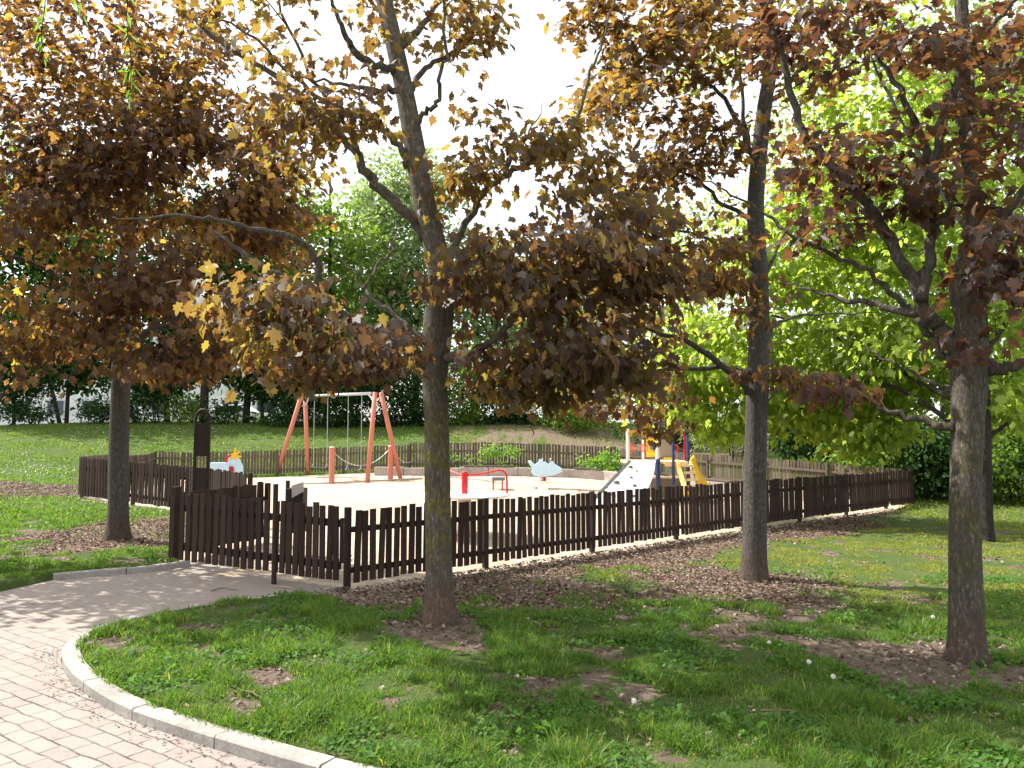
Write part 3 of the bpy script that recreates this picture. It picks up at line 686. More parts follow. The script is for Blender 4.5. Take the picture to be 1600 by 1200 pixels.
# ------------------------------------------------------------------ carousel
cd = 12.7; cc = at(726, 772, cd); cz = cc[2]; gz = H(cc[0], cd)
r = thing('carousel', 'playground carousel with pale round seat disc and red rails', 'carousel', (cc[0], cd, gz))
rad = 70 / FPX * cd
def ring(z, rr, n=48): return [(cc[0] + rr * math.cos(2 * math.pi * k / n), cd + rr * math.sin(2 * math.pi * k / n), z) for k in range(n)]
def lathe(prof, n=48):
    mb = MB(); v = []; f = []
    for rr, z in prof: v += ring(z, max(rr, .001), n)
    for i in range(len(prof) - 1):
        for j in range(n): f.append((i * n + j, i * n + (j + 1) % n, (i + 1) * n + (j + 1) % n, (i + 1) * n + j))
    f += [tuple(range(n))[::-1], tuple((len(prof) - 1) * n + j for j in range(n))]
    return mb.add(v, f)
lathe([(rad * .96, cz - .035), (rad, cz - .025), (rad, cz - .005), (rad * .98, cz + .006)]).build('seat_disc', M['disc'], r, smooth=False)
lathe([(.14, gz - .1), (.11, gz + .2), (.11, cz - .08), (.17, cz - .04)], 20).build('column', M['beige'], r, smooth=True)
zt_ = at(726, 737, cd)[2]
lathe([(.052, cz), (.052, zt_ - .01), (.045, zt_)], 20).build('centre_post', M['red'], r)
for s, ya in ((1, 0.0), (-1, .0), (0, 1), (0, -1)):
    if s == 0: continue
    hz = at(780, 735, cd)[2]
    ax, ay = (1, 0) if s > 0 else (-.6, .8)
    pts = [(cc[0] + ax * q, cd + ay * q, zz) for q, zz in ((.05, zt_ - .06), (.30, zt_ - .03), (.56, hz), (.65, hz - .03), (.69, hz - .12), (.695, cz))]
    MB().tube(spline(pts, 5), .017, 10).build('hand_rail', M['red'], r, smooth=True)

# sand table
f = gpx(779, 764); z1 = at(779, 748, f[1])[2]
r = thing('sand_table', 'small grey topped play table on thin red legs behind the carousel', 'play table', f)
MB().bar((f[0] - .17, f[1], z1), (f[0] + .17, f[1], z1), .3, .09).build('table_top', M['hold'], r, bevel=.01)
for dx in (-.14, .10):
    for dy in (-.1, .1): MB().bar((f[0] + dx, f[1] + dy, f[2] - .05), (f[0] + dx, f[1] + dy, z1 - .04), .035, .035).build('leg', M['red'], r)

# ------------------------------------------------------------------ spring riders
f = gpx(849, 753); sd = f[1]
r = thing('spring_rider', 'light blue spiky fish spring rider on the sand', 'spring rider', f)
fish = [(705,382),(722,378),(745,405),(768,388),(772,372),(786,375),(790,402),(800,385),(812,390),(830,402),(842,388),(852,382),(862,398),(905,424),(908,445),(880,458),(850,468),(800,476),(760,474),(735,466),(725,448),(733,425),(715,408)]
fin = [(782,372),(787,360),(800,368),(833,370),(838,362),(850,372),(848,392),(838,404),(812,408),(792,404)]
def zp(p, o=(640, 620), k=3.81): return at(o[0] + p[0] / k, o[1] + p[1] / k, sd)
for dy in (-.13, .13):
    MB().prism([((zp(p)[0] - f[0]), (zp(p)[2] - f[2])) for p in fish], (f[0], sd + dy, f[2]), (1, 0, 0), (0, 0, 1), .025).build('side_plate', M['lightblue'], r, bevel=.006)
s0, s1 = zp((770, 432)), zp((850, 432))
MB().bar(s0, s1, .23, .03).build('seat', M['white_plate'], r, bevel=.008)
MB().tube([zp((838, 380)) + (0, -.2, 0), zp((838, 380)) + (0, .2, 0)], .017, 10).build('handle', M['darkgrey'], r)
for q, nm in (((790, 385), 'back_rest'), ((838, 385), 'front_board')):
    p = zp(q); MB().bar(p + (0, 0, -.16), p + (0, 0, .10), .2, .02, up=(1, 0, 0)).build(nm, M['lightblue'], r, bevel=.006)
hx = [(f[0] + .085 * math.cos(a), sd + .085 * math.sin(a), f[2] + .02 + a / (2 * math.pi) * .045) for a in np.linspace(0, 2 * math.pi * 4.5, 80)]
MB().tube(hx, .014, 7).build('spring', M['red'], r, smooth=True)

sd = 17.2; b0 = at(352, 740, sd); gz = H(b0[0], sd)
r = thing('spring_rider', 'pale blue bird rider with a yellow crest behind the dark fence stub', 'spring rider', (b0[0], sd, gz))
def zq(p): return at(230 + p[0] / 6.667, 580 + p[1] / 6.667, sd)
def pr(pts, dy, th, nm, m): MB().prism([(zq(p)[0] - b0[0], zq(p)[2] - gz) for p in pts], (b0[0], sd + dy, gz), (1, 0, 0), (0, 0, 1), th).build(nm, M[m], r, bevel=.004)
pr([(835,930),(860,890),(920,885),(965,920),(995,985),(1000,1060),(990,1160),(900,1180),(870,1050),(845,1000)], 0, .04, 'head', 'lightblue')
pr([(870,870),(905,850),(915,800),(932,800),(930,850),(965,830),(970,845),(940,875),(985,885),(985,900),(945,900),(935,925),(905,905),(870,925),(860,915),(888,890)], -.03, .02, 'crest', 'yellow')
pr([(815,905),(840,880),(885,868),(885,885),(850,900),(838,920),(850,985),(860,1000),(825,985)], -.035, .02, 'beak', 'red')
pr([(850,990),(905,992),(912,1040),(860,1060)], -.04, .02, 'bib', 'red')
s0, s1 = zq((650, 1003)), zq((870, 1003))
for dy in (-.12, .12): MB().bar(s0 + (0, dy, 0), s1 + (0, dy, 0), .03, .22).build('side_plate', M['lightblue'], r, bevel=.006)
MB().bar(s0 + (0, 0, .08), s1 + (-.1, 0, .08), .2, .03).build('seat', M['white_plate'], r)
sx = (s0[0] + s1[0]) / 2
MB().tube([(sx + .085 * math.cos(a), sd + .085 * math.sin(a), gz + a / (2 * math.pi) * .055) for a in np.linspace(0, 2 * math.pi * 6, 90)], .014, 7).build('spring', M['red'], r, smooth=True)

# ------------------------------------------------------------------ climbing tower
td = 19.0
def tq(px, py, d=td): return at(960 + px / 8.889, 650 + py / 8.889, d)       # coordinates of the enlarged view
gx = tq(600, 900)[0]; gz = H(gx, td)
tw = thing('climbing_tower', 'playground tower with white climbing wall, blue posts and yellow stairs', 'play tower', (gx, td, gz))
zd = tq(600, 630)[2]
def tpost(px, py_top, d, m, rr=.055, zbot=None):
    p = tq(px, 600, d); MB().tube([(p[0], d, (gz - .1) if zbot is None else zbot), (p[0], d, tq(px, py_top, d)[2])], rr, 12).build('post', M[m], tw, smooth=False)
tpost(188, 175, 19.0, 'post_pale', .042); tpost(598, 110, 18.9, 'post_pale', .045, zd)
tpost(604, 600, 18.88, 'blue', .06); tpost(818, 360, 18.9, 'blue', .038); tpost(1022, 90, 19.6, 'blue', .05); tpost(400, 330, 20.3, 'post_pale', .03)
dk = [tq(185, 632), tq(1010, 632)]
MB().bar((dk[0][0], 19.6, zd - .03), (dk[1][0], 19.6, zd - .03), 1.3, .06).build('deck', M['tread'], tw, bevel=.005)
MB().bar((dk[0][0] + .9, 18.93, zd - .06), (dk[1][0], 18.93, zd - .06), .03, .12).build('deck_beam', M['tread'], tw)
# climbing wall from the deck edge down toward the viewer and to the side
A, B = tq(225, 628, 18.85), tq(572, 628, 18.85)
Cc, D = tq(-345, 1180, 17.3), tq(385, 1180, 17.3)
Cc[2] = H(Cc[0], 17.3) + .0; D[2] = H(D[0], 17.3) + .0
def cw(u, v): return (A * (1 - u) + B * u) * (1 - v) + (Cc * (1 - u) + D * u) * v
n_ = np.cross(B - A, Cc - A); n_ /= np.linalg.norm(n_)
if n_[1] > 0: n_ = -n_
mb = MB(); N = 10; vs = []
edge = lambda v: .0 + .05 * math.sin(v * 5) * (v < .8)
for j in range(N + 1):
    for u in (0, 1 + edge(j / N)): vs.append(cw(u, j / N) + n_ * .012)
for j in range(N + 1):
    for u in (0, 1 + edge(j / N)): vs.append(cw(u, j / N) - n_ * .012)
fs = []; K = 2 * (N + 1)
for j in range(N):
    a = 2 * j; fs += [(a, a + 1, a + 3, a + 2), (K + a + 2, K + a + 3, K + a + 1, K + a), (a, a + 2, K + a + 2, K + a), (a + 1, K + a + 1, K + a + 3, a + 3)]
fs += [(0, K, K + 1, 1), (2 * N, 2 * N + 1, K + 2 * N + 1, K + 2 * N)]
wl = mb.add(vs, fs).build('climbing_wall', M['white_plate'], tw)
MB().bar(cw(-.02, 0), cw(-.02, 1), .07, .05, up=tuple(n_)).build('wall_edge', M['darkgrey'], tw)
for u, v, s in ((.20, .16, 1), (.02, .34, .5), (.45, .40, .7), (.16, .52, 1.3), (.66, .58, .9), (.02, .62, .5), (.30, .78, .9), (.75, .80, .8), (.5, .25, .5)):
    p = cw(u, v) + n_ * .03; MB().ball(p, .055 * s, 10, 6, (1.1, .7, .7)).build('hold', M['hold'], wl, smooth=True)
MB().tube([tq(205, 215), tq(580, 215, 18.9)], .026, 8).build('rail', M['red'], tw)
def panel(x0, y0, x1, y1, d, m, nm, th=.03):
    a, b = tq((x0 + x1) / 2, y0, d), tq((x0 + x1) / 2, y1, d); w = tq(x1, y0, d)[0] - tq(x0, y0, d)[0]
    return MB().bar((a[0], d, b[2]), (a[0], d, a[2]), w, th, up=(0, 1, 0)).build(nm, M[m], tw, bevel=.004)
yp = panel(440, 190, 568, 565, 20.25, 'yellow', 'play_panel')
for (x, y, rr) in ((500, 285, .05), (520, 440, .07), (480, 390, .04)):
    p = tq(x, y, 20.2); MB().ball(p, rr, 10, 6, (1, .3, 1)).build('bead', M['hold'], yp, smooth=True)
panel(640, 330, 800, 575, 20.2, 'greyboard', 'back_panel'); panel(690, 575, 800, 625, 20.1, 'yellow', 'kick_panel')
panel(962, 180, 1010, 620, 19.62, 'red', 'side_panel'); panel(1000, 380, 1048, 600, 19.75, 'red', 'side_panel')
for x in (235, 410, 852):
    p = tq(x, 445, 19.8); mb = MB(); rr = .095 if x < 800 else .07
    mb.tube([p + np.array([rr * math.cos(a), 0, rr * 1.05 * math.sin(a)]) for a in np.linspace(0, 2 * math.pi, 21)], .013, 7)
    for k in (-.04, 0, .04): mb.tube([p + (k, 0, -.085), p + (k, 0, .085)], .008, 6)
    mb.build('ring_grille', M['red'], tw, smooth=True)
for x in (1065,): panel(x - 12, 130, x + 12, 260, 19.7, 'yellow', 'small_flag', .02)
# stairs
for (xa, ya, xb, yb, m, wd, da, db) in ((870, 650, 1010, 1120, 'yellow_wood', .22, 18.9, 18.1), (1050, 640, 1225, 1120, 'yellow_wood', .10, 19.5, 18.5)):
    MB().bar(tq(xa, ya, da), tq(xb, yb, db), .05, wd, up=(0, -1, 0.3)).build('stringer', M[m], tw, bevel=.006)
for k in range(5):
    v = .10 + k * .205; a = tq(900 + 140 * v, 650 + 470 * v, 18.95 - .8 * v); b = tq(1040 + 170 * v, 650 + 470 * v, 19.4 - .95 * v); b[2] = a[2]
    MB().bar(a, b, .20, .05).build('tread', M['tread'], tw, bevel=.006)
# yellow slide behind the stairs
pts = [tq(1075, 590, 19.8), tq(1130, 720, 19.9), tq(1190, 860, 20.0), tq(1270, 985, 20.1), tq(1345, 1010, 20.2)]
for dy in (0, .42):
    mb = MB(); S_ = spline([p + (0, dy, 0) for p in pts], 4)
    for i in range(len(S_) - 1): mb.bar(S_[i], S_[i + 1], .04, .22, up=(0, 0, 1), e=.012)
    mb.build('slide_side', M['yellow'], tw)
mb = MB(); S_ = spline([p + (0, .21, -.06) for p in pts], 4)
for i in range(len(S_) - 1): mb.bar(S_[i], S_[i + 1], .40, .02, up=(0, 0, 1), e=.004)
mb.build('slide_chute', M['galv'], tw)
# low wooden box under the deck
a = tq(480, 1000, 19.9); b = tq(930, 1000, 19.9)
MB().bar((a[0], 19.9, gz + .24), (b[0], 19.9, gz + .24), .5, .46).build('crawl_box', M['greyboard'], tw, bevel=.01)
MB().bar((a[0] - .02, 19.9, gz + .49), (b[0] + .02, 19.9, gz + .49), .54, .03).build('box_lid', M['post_pale'], tw)

# toys, edging
f = gpx(908, 769); r = thing('toy_shovel', 'small red toy shovel left lying on the sand', 'toy', f)
MB().bar(f + (-.09, 0, .03), f + (.02, .02, .04), .09, .012).build('blade', M['red'], r); MB().tube([f + (.02, .02, .04), f + (.15, .05, .06)], .012, 8).build('handle', M['red'], r)
for pts, lab in (((475,757),(560,753),(660,748)), 'thin dark edging strip in the sand below the swing'), (((705,746),(765,752),(838,763)), 'thin dark edging strip in the sand behind the carousel'), (((856,764),(900,766),(938,768)), 'short dark edging strip ending at the red toy shovel'):
    P = spline([gpx(*p) + (0, 0, .012) for p in pts], 8); mb = MB()
    for i in range(len(P) - 1): mb.bar(P[i], P[i + 1], .07, .05)
    tag(mb.build('edging_strip', M['wallstone']), lab, 'edging', 'edging strips in the sand')

# low concrete wall with timber seats along the sand
WALL = [(-4.6, 25.9), (-3.6, 25.75), (-1.75, 25.6), (.2, 25.45), (1.9, 25.2), (3.0, 24.75), (4.6, 22.9), (6.1, 21.05), (7.6, 19.55)]
r = thing('retaining_wall', 'low concrete block wall with timber seat boards edging the sand', 'low wall', (WALL[3][0], WALL[3][1], H(*WALL[3])))
for i in range(len(WALL) - 1):
    a, b = np.array(WALL[i]), np.array(WALL[i + 1]); za, zb = H(*a), H(*b); hh = .27 if i != 1 else .24
    d = (b - a) / np.linalg.norm(b - a); nn = np.array([-d[1], d[0]])
    mb = MB(); n = max(1, round(np.linalg.norm(b - a) / .95))
    for k in range(n):
        p, q = a + (b - a) * k / n + d * .008, a + (b - a) * (k + 1) / n - d * .008
        mb.bar((*p, H(*p) + hh / 2 - .1), (*q, H(*q) + hh / 2 - .1), .2, hh + .2)
    mb.build('wall_block', M['wallstone'], r, bevel=.012)
    if i in (2, 4, 6):
        for k in (-.055, .055):
            p, q = a + d * .15 + nn * k, b - d * .15 + nn * k
            MB().bar((*p, za + hh + .045), (*q, zb + hh + .045), .09, .035).build('seat_board', M['fence_grey'], r)

# ------------------------------------------------------------------ leaves and trees
MAPLE = np.array([(0, 0, -.04), (0, .5, .05), (0, 1.0, -.24),
    (.16, -.06, 0), (.30, .02, .03), (.24, .16, .03), (.52, .30, -.10), (.36, .42, .0), (.40, .62, -.14), (.20, .58, .02), (.16, .78, -.06)])
def maple_template():
    r = MAPLE; Lr = r[3:].copy(); Ll = Lr.copy(); Ll[:, 0] *= -1
    V = np.vstack([r[:3], Lr, Ll]); n = len(Lr)
    f1 = [0] + list(range(3, 3 + n)) + [2, 1]; f2 = [0, 1, 2] + list(range(3 + 2 * n - 1, 3 + n - 1, -1))
    V[:, 1] -= .0; V[:, 2] += np.abs(V[:, 0]) * .22
    return V, [f1, f2]
def oval_template():
    V = np.array([(0, 0, 0), (.26, .3, .05), (.24, .65, .04), (0, 1, -.08), (-.24, .65, .04), (-.26, .3, .05)]); return V, [[0, 1, 2, 3], [0, 3, 4, 5]]
def lance_template():
    V = np.array([(0, 0, 0), (.09, .35, .02), (.07, .7, 0), (0, 1, -.05), (-.07, .7, 0), (-.09, .35, .02)]); return V, [[0, 1, 2, 3], [0, 3, 4, 5]]
TPL = {'maple': maple_template(), 'oval': oval_template(), 'lance': lance_template()}
def nrm(a): return a / (np.linalg.norm(a, axis=-1, keepdims=True) + 1e-9)
def leaf_arrays(P, out, size, rs, kind, droop=.45, tilt=.75):
    n = len(P); T, F = TPL[kind]
    t = nrm(out * .6 + rs.randn(n, 3) * .42 + np.array([0, 0, -droop]))
    up = np.array([0, 0, 1.]) + out * .45 + rs.randn(n, 3) * tilt
    nn = nrm(up - t * (up * t).sum(1, keepdims=True)); s = np.cross(t, nn)
    sx = size * (.8 + .4 * rs.rand(n)); fold = -.3 + 2.2 * rs.rand(n)
    V = P[:, None] + (T[None, :, 0:1] * sx[:, None, None]) * s[:, None] + (T[None, :, 1:2] * size[:, None, None]) * t[:, None] + (T[None, :, 2:3] * (size * fold)[:, None, None]) * nn[:, None]
    k = len(T); b = np.arange(n)[:, None] * k
    L = np.hstack([b + np.array(f)[None] for f in F]).ravel(); tot = np.tile([len(f) for f in F], n)
    return V.reshape(-1, 3), L, tot
def crown_obj(name, root, nodes, noder, clumps, rs, leafm, twigm, size, per, spread, kind='maple', droop=.5, tilt=.6, centre=None, maxlen=3.0, twig_r=.011, sides=5):
    N = np.array(nodes); NR = np.array(noder); c = np.array(clumps)
    d0 = np.min(np.linalg.norm(c[:, None] - N[None, ::3], axis=2), axis=1); c = c[np.argsort(d0)]
    cap = np.zeros((len(N) + 6 * len(c), 3)); capr = np.zeros(len(cap)); m = len(N); cap[:m] = N; capr[:m] = NR
    TV, TL, TT, nv = [], [], [], 0; LP, LO = [], []
    cen = N.mean(0) if centre is None else np.array(centre)
    for p in c:
        dv = cap[:m] - p; dd = np.einsum('ij,ij->i', dv, dv) + 1.2 * np.maximum(cap[:m, 2] - p[2], 0) ** 2
        j = int(np.argmin(dd)); q = cap[j]; L = np.linalg.norm(p - q)
        r0 = min(capr[j] * .7, twig_r * (.5 + min(L, 2.0) * .55)); r0 = max(r0, .0028)
        side = rs.randn(3) * .10 * L; up = np.array([0, 0, .14 * L])
        pts = np.array([q, q + (p - q) * .35 + side + up * .6, q + (p - q) * .7 + side * .6 + up, p]); pts = spline(pts, 2)
        rr = np.linspace(r0, .0022, len(pts))
        v, f = tube_arrays(pts, rr, sides, False)
        TV.append(v); TL.append(np.array(f).ravel() + nv); TT.append(np.full(len(f), 4)); nv += len(v)
        for i in range(2, len(pts)): cap[m] = pts[i]; capr[m] = rr[i]; m += 1
        k = max(2, int(per * (.6 + .8 * rs.rand())))
        tpos = 1 - np.abs(rs.randn(k)) * .38; tpos = np.where(tpos < .2, rs.rand(k) * .5 + .5, tpos)
        ip = np.stack([np.interp(tpos, np.linspace(0, 1, len(pts)), pts[:, a]) for a in range(3)], -1)
        LP.append(ip + rs.randn(k, 3) * np.array([spread, spread, spread * (.36 if kind == 'maple' else .6)])); od = nrm((LP[-1] - p) + (p - cen) * .12); LO.append(od)
    P = np.vstack(LP); O = np.vstack(LO)
    sz = size * (.62 + .62 * rs.rand(len(P)))
    V2, L2_, T2_ = leaf_arrays(P, O, sz, rs, kind, droop, tilt)
    V = np.vstack(TV + [V2]) - OFF[root]; L = np.concatenate(TL + [L2_ + nv]); T1_ = np.concatenate(TT); T = np.concatenate([T1_, T2_])
    me = fastmesh(name, V, L, T, np.concatenate([np.ones(len(T1_)), np.zeros(len(T2_))]))
    return link(name, me, [leafm, twigm], root)
def ell(rs, specs, gap=.0, seed=0, more=1.0):
    """clump centres in ellipsoids given as (px, py, d, rx_px, ry_px, rd_m, n)"""
    out = []
    for px, py, d, rx, ry, rd, n in specs:
        k = 0; n = int(n * more)
        while k < n:
            q = rs.randn(3); q /= np.linalg.norm(q); q *= rs.rand() ** (1 / 2.6)
            p = at(px + q[0] * rx, py + q[1] * ry, d + q[2] * rd)
            if gap and fbm(p[0] * 1.1 + p[1] * .7 + 40, p[2] * 2.3 + p[1] * .3 + 40, seed, 2) < gap and rs.rand() < .93: k += .25; continue
            out.append(p); k += 1
    return out
def maple(label, base_px, d, trunk, tr, limbs, specs, leafm, barkm, size, per, spread, seed, group='maples round the playground', gap=.38, sides=18, dens=1.0):
    rs = np.random.RandomState(seed); b = gpx(*base_px)
    d = b[1] if d is None else d
    root = thing('maple_tree', label, 'tree', b, group)
    pts = [at(px, py, d + dd) for px, py, dd in trunk]; pts[0] = b + np.array([0, 0, -.08])
    P = spline(pts, 6); rr = np.interp(np.linspace(0, 1, len(P)), np.linspace(0, 1, len(tr)), np.array(tr) * d / FPX)
    hgt = P[:, 2] - b[2]; rr = rr * (1 + .34 * np.exp(-np.maximum(hgt, 0) / .12))
    v, f = tube_arrays(P, rr, sides, True, .055, seed)
    MB().add(v, f).build('trunk', barkm, root, smooth=True)
    nodes, nr = list(P[len(P) // 2:]), list(rr[len(P) // 2:])
    for pl, r0, r1, dend in limbs:
        n = len(pl); q = spline([at(px, py, d + dend * (i / (n - 1))) for i, (px, py) in enumerate(pl)], 5)
        q[1:-1] += rs.randn(len(q) - 2, 3) * .012
        lr = (r1 * .35 + (r0 - r1 * .35) * np.linspace(1, 0, len(q)) ** .8) * d / FPX; v, f = tube_arrays(q, lr, 10, True, .04, seed + n)
        MB().add(v, f).build('limb', barkm, root, smooth=True); nodes += list(q[2:]); nr += list(lr[2:])
    cl = ell(rs, [(*q[:6], max(2, int(q[6] * dens * (.5 if q[1] + q[4] * .5 < 0 else 1)))) for q in specs], gap, seed)
    crown_obj('crown', root, nodes, nr, cl, rs, leafm, M['twig'], size, per, spread, 'maple')
    return root

maple('maple with the lichen spotted trunk before the long fence', (688, 972), None,
    [(688,975,0),(686,900,0),(684,760,0),(683,660,0),(680,590,0),(684,510,0),(688,440,0),(676,370,0),(660,300,0),(645,210,0),(632,140,0),(614,60,0),(597,-10,.1),(575,-110,.2),(560,-240,.3),(545,-400,.3)],
    [24, 21, 20, 19, 20, 24, 20, 18, 17, 16, 15, 14, 13, 11, 8, 4],
    [([(672,572),(640,548),(597,527),(547,500),(500,462),(430,430),(385,400),(331,360)], 12, 4, -1.0),
     ([(500,462),(487,392),(430,365),(364,350),(300,338),(180,342)], 6, 2, -1.2),
     ([(665,372),(645,340),(597,300),(575,270),(545,225),(500,172),(450,133),(350,67),(267,0),(180,-60)], 10, 4, .2),
     ([(637,262),(625,228),(580,190),(530,175),(470,130),(400,62),(300,7)], 6, 2.5, -.3),
     ([(560,240),(530,180),(480,105),(437,0),(420,-70)], 4, 2, -.5),
     ([(632,145),(612,140),(585,142),(530,130),(470,120)], 6, 2.5, -.6), ([(622,110),(600,105),(560,87),(540,57),(525,20),(500,-50)], 8, 4, -.5),
     ([(622,75),(640,60),(660,38),(687,0),(720,-60)], 8, 4, .5), ([(640,150),(650,125),(670,103),(730,67),(742,30),(750,-10)], 6, 3, .6),
     ([(652,240),(652,200),(665,175),(683,160),(688,123),(698,80),(692,0),(700,-60)], 5, 3, -.5),
     ([(690,560),(715,556),(743,547),(790,513),(850,470),(930,430)], 9, 3, -1.1),
     ([(680,545),(640,510),(600,480),(573,460),(550,423),(520,395)], 5, 2, .8), ([(568,452),(590,415),(613,390),(618,360),(622,330)], 2.6, 1.2, .9),
     ([(690,440),(740,330),(783,277),(830,252),(877,230),(905,170),(923,110),(945,50),(960,-10)], 6, 2.5, .5),
     ([(783,277),(805,240),(830,205),(850,160)], 3, 1.5, .7)],
    [(850,470,6.4,190,130,1.2,84),(760,400,6.6,110,90,1.0,45),(900,400,6.2,120,90,.9,60),(960,560,6.2,90,70,.8,40),(840,600,6.6,110,50,.8,50),
     (500,518,6.0,150,70,.9,85),(440,480,5.9,130,90,.9,60),(600,568,6.3,70,28,.6,14),(690,500,6.4,60,60,.6,24),(430,578,6.2,80,22,.7,24),
     (740,200,6.9,60,90,.8,34),(700,330,6.9,60,50,.7,14),(560,150,6.6,80,110,1.0,40),(480,210,6.5,90,90,1.0,48),(700,60,7.0,80,70,.8,30),(600,20,6.9,80,80,.9,24),
     (900,260,7.0,80,80,.8,40),(1020,420,6.7,80,70,.8,36),(960,330,6.8,70,60,.8,24),(880,340,6.6,90,50,.8,26),
     (560,-180,6.9,260,150,1.5,60),(800,-240,6.9,120,100,1.2,14),(540,-420,7.0,170,120,1.3,30),(400,20,6.6,110,70,1.0,26)],
    M['leaf_t1'], M['bark1'], .100, 23, .165, 11, gap=.52, dens=.58)

maple('maple with the blackish shaded trunk left of the gate'.replace('left of', 'beside the path and'), (183, 843), None,
    [(183,845,0),(185,790,0),(186,720,0),(188,640,0),(190,560,0),(190,480,.05),(197,400,.05),(203,320,.1),(205,220,.1),(212,120,.1),(205,0,0),(200,-120,0),(200,-220,0)],
    [17, 15, 14.5, 14, 14, 13, 12, 11, 10, 8, 7, 5, 3],
    [([(192,545),(240,515),(310,500),(360,470),(420,430)], 7, 2, -1.2), ([(188,520),(140,470),(90,430),(20,400),(-60,390)], 7, 2.5, -1.0),
     ([(196,400),(250,350),(330,330),(420,300)], 6, 2, -1.6), ([(200,330),(130,280),(60,230),(-10,190)], 6, 2, -1.3), ([(205,220),(270,150),(330,90),(400,40)], 6, 2, -1),
     ([(190,560),(120,545),(50,520),(-40,515)], 6, 2, -1.6), ([(207,150),(130,110),(60,50)], 5, 2, -.9), ([(205,260),(215,180),(205,120),(212,60)], 4, 2, -2)],
    [(60,180,9.9,160,170,1.6,190),(210,230,9.6,170,150,1.6,210),(330,300,9.6,150,120,1.5,170),(120,330,9.8,170,110,1.6,150),(420,250,10,110,100,1.4,70),
     (100,20,9.8,190,100,1.6,110),(300,90,9.8,120,90,1.4,60),(250,420,9.8,160,80,1.4,110),(70,500,10,150,80,1.3,75),(40,570,10,110,60,1.2,60),(200,560,9.8,110,45,1.1,60),
     (330,520,10,110,64,1.2,75),(300,566,10.2,90,28,1.0,32),(420,380,10,110,70,1.2,60),(-140,250,10,150,300,1.8,170),(-190,470,9.8,120,110,1.4,90),(100,-160,10,260,130,1.8,90),(200,-330,10.5,180,120,1.6,40)],  # unseen clumps past the left frame edge are thickened to shade the lower leaves
    M['leaf_t2'], M['bark2'], .112, 19, .19, 12, gap=.52, dens=.68)

maple('maple with the grey speckled trunk standing by the middle of the long fence', (1178, 905), None,
    [(1178,905,0),(1180,840,0),(1180,760,0),(1181,680,0),(1183,600,0),(1186,520,0),(1185,420,0),(1181,330,0),(1185,260,0),(1194,170,0),(1204,100,0),(1199,30,0),(1190,-40,0),(1180,-150,0),(1180,-260,0)],
    [19, 18, 17, 16.5, 17, 15.5, 14.5, 13, 12.5, 11.5, 10.5, 10, 9, 6, 3],
    [([(1176,620),(1164,605),(1126,567),(1070,534),(1010,512),(960,470)], 7, 2.5, -.6), ([(1178,592),(1160,578),(1070,575),(1000,585),(950,598)], 5, 2, -.5),
     ([(1188,560),(1201,537),(1209,511),(1239,496),(1300,490),(1381,489)], 4, 1.5, .5), ([(1186,470),(1197,425),(1216,384),(1235,350)], 5, 2, .4),
     ([(1182,260),(1163,213),(1137,167),(1097,117),(1040,60)], 5.5, 2.5, -.5), ([(1180,270),(1165,200),(1157,127),(1143,33),(1135,-40)], 4, 2, .3),
     ([(1193,185),(1205,160),(1222,140),(1260,90)], 4, 2, .6), ([(1178,345),(1130,318),(1080,275),(1020,250),(960,235)], 4, 1.6, .4), ([(1182,420),(1140,395),(1095,370),(1040,350),(990,310)], 4, 1.6, -.5),
     ([(1178,560),(1170,480),(1160,420),(1163,370)], 3, 1.5, .3), ([(1180,640),(1215,610),(1232,590)], 3, 1.5, .3)],
    [(1060,90,8.9,130,120,1.2,120),(950,170,8.7,70,110,1.0,70),(1030,300,8.8,70,60,.9,30),(1060,250,8.8,110,80,1.0,70),(990,330,8.7,80,70,.9,36),(1100,430,8.8,70,70,.9,40),(1040,400,8.8,60,40,.8,16),
     (1130,350,8.9,60,60,.9,28),(990,520,8.7,70,70,.8,26),(940,610,8.6,80,40,.7,28),(1030,640,8.7,60,40,.6,20),(1030,600,8.8,60,40,.6,16),(1200,480,8.9,40,50,.6,10),(1225,590,8.8,70,26,.5,14),(1250,120,9.0,100,90,1,34),
     (920,40,8.8,60,70,1,26),(1130,-60,8.9,200,130,1.4,80),(1150,-260,9,170,120,1.4,40),(1180,250,9.0,80,70,.9,22)],
    M['leaf_t3'], M['bark2'], .110, 19, .155, 13, gap=.52, dens=.62)

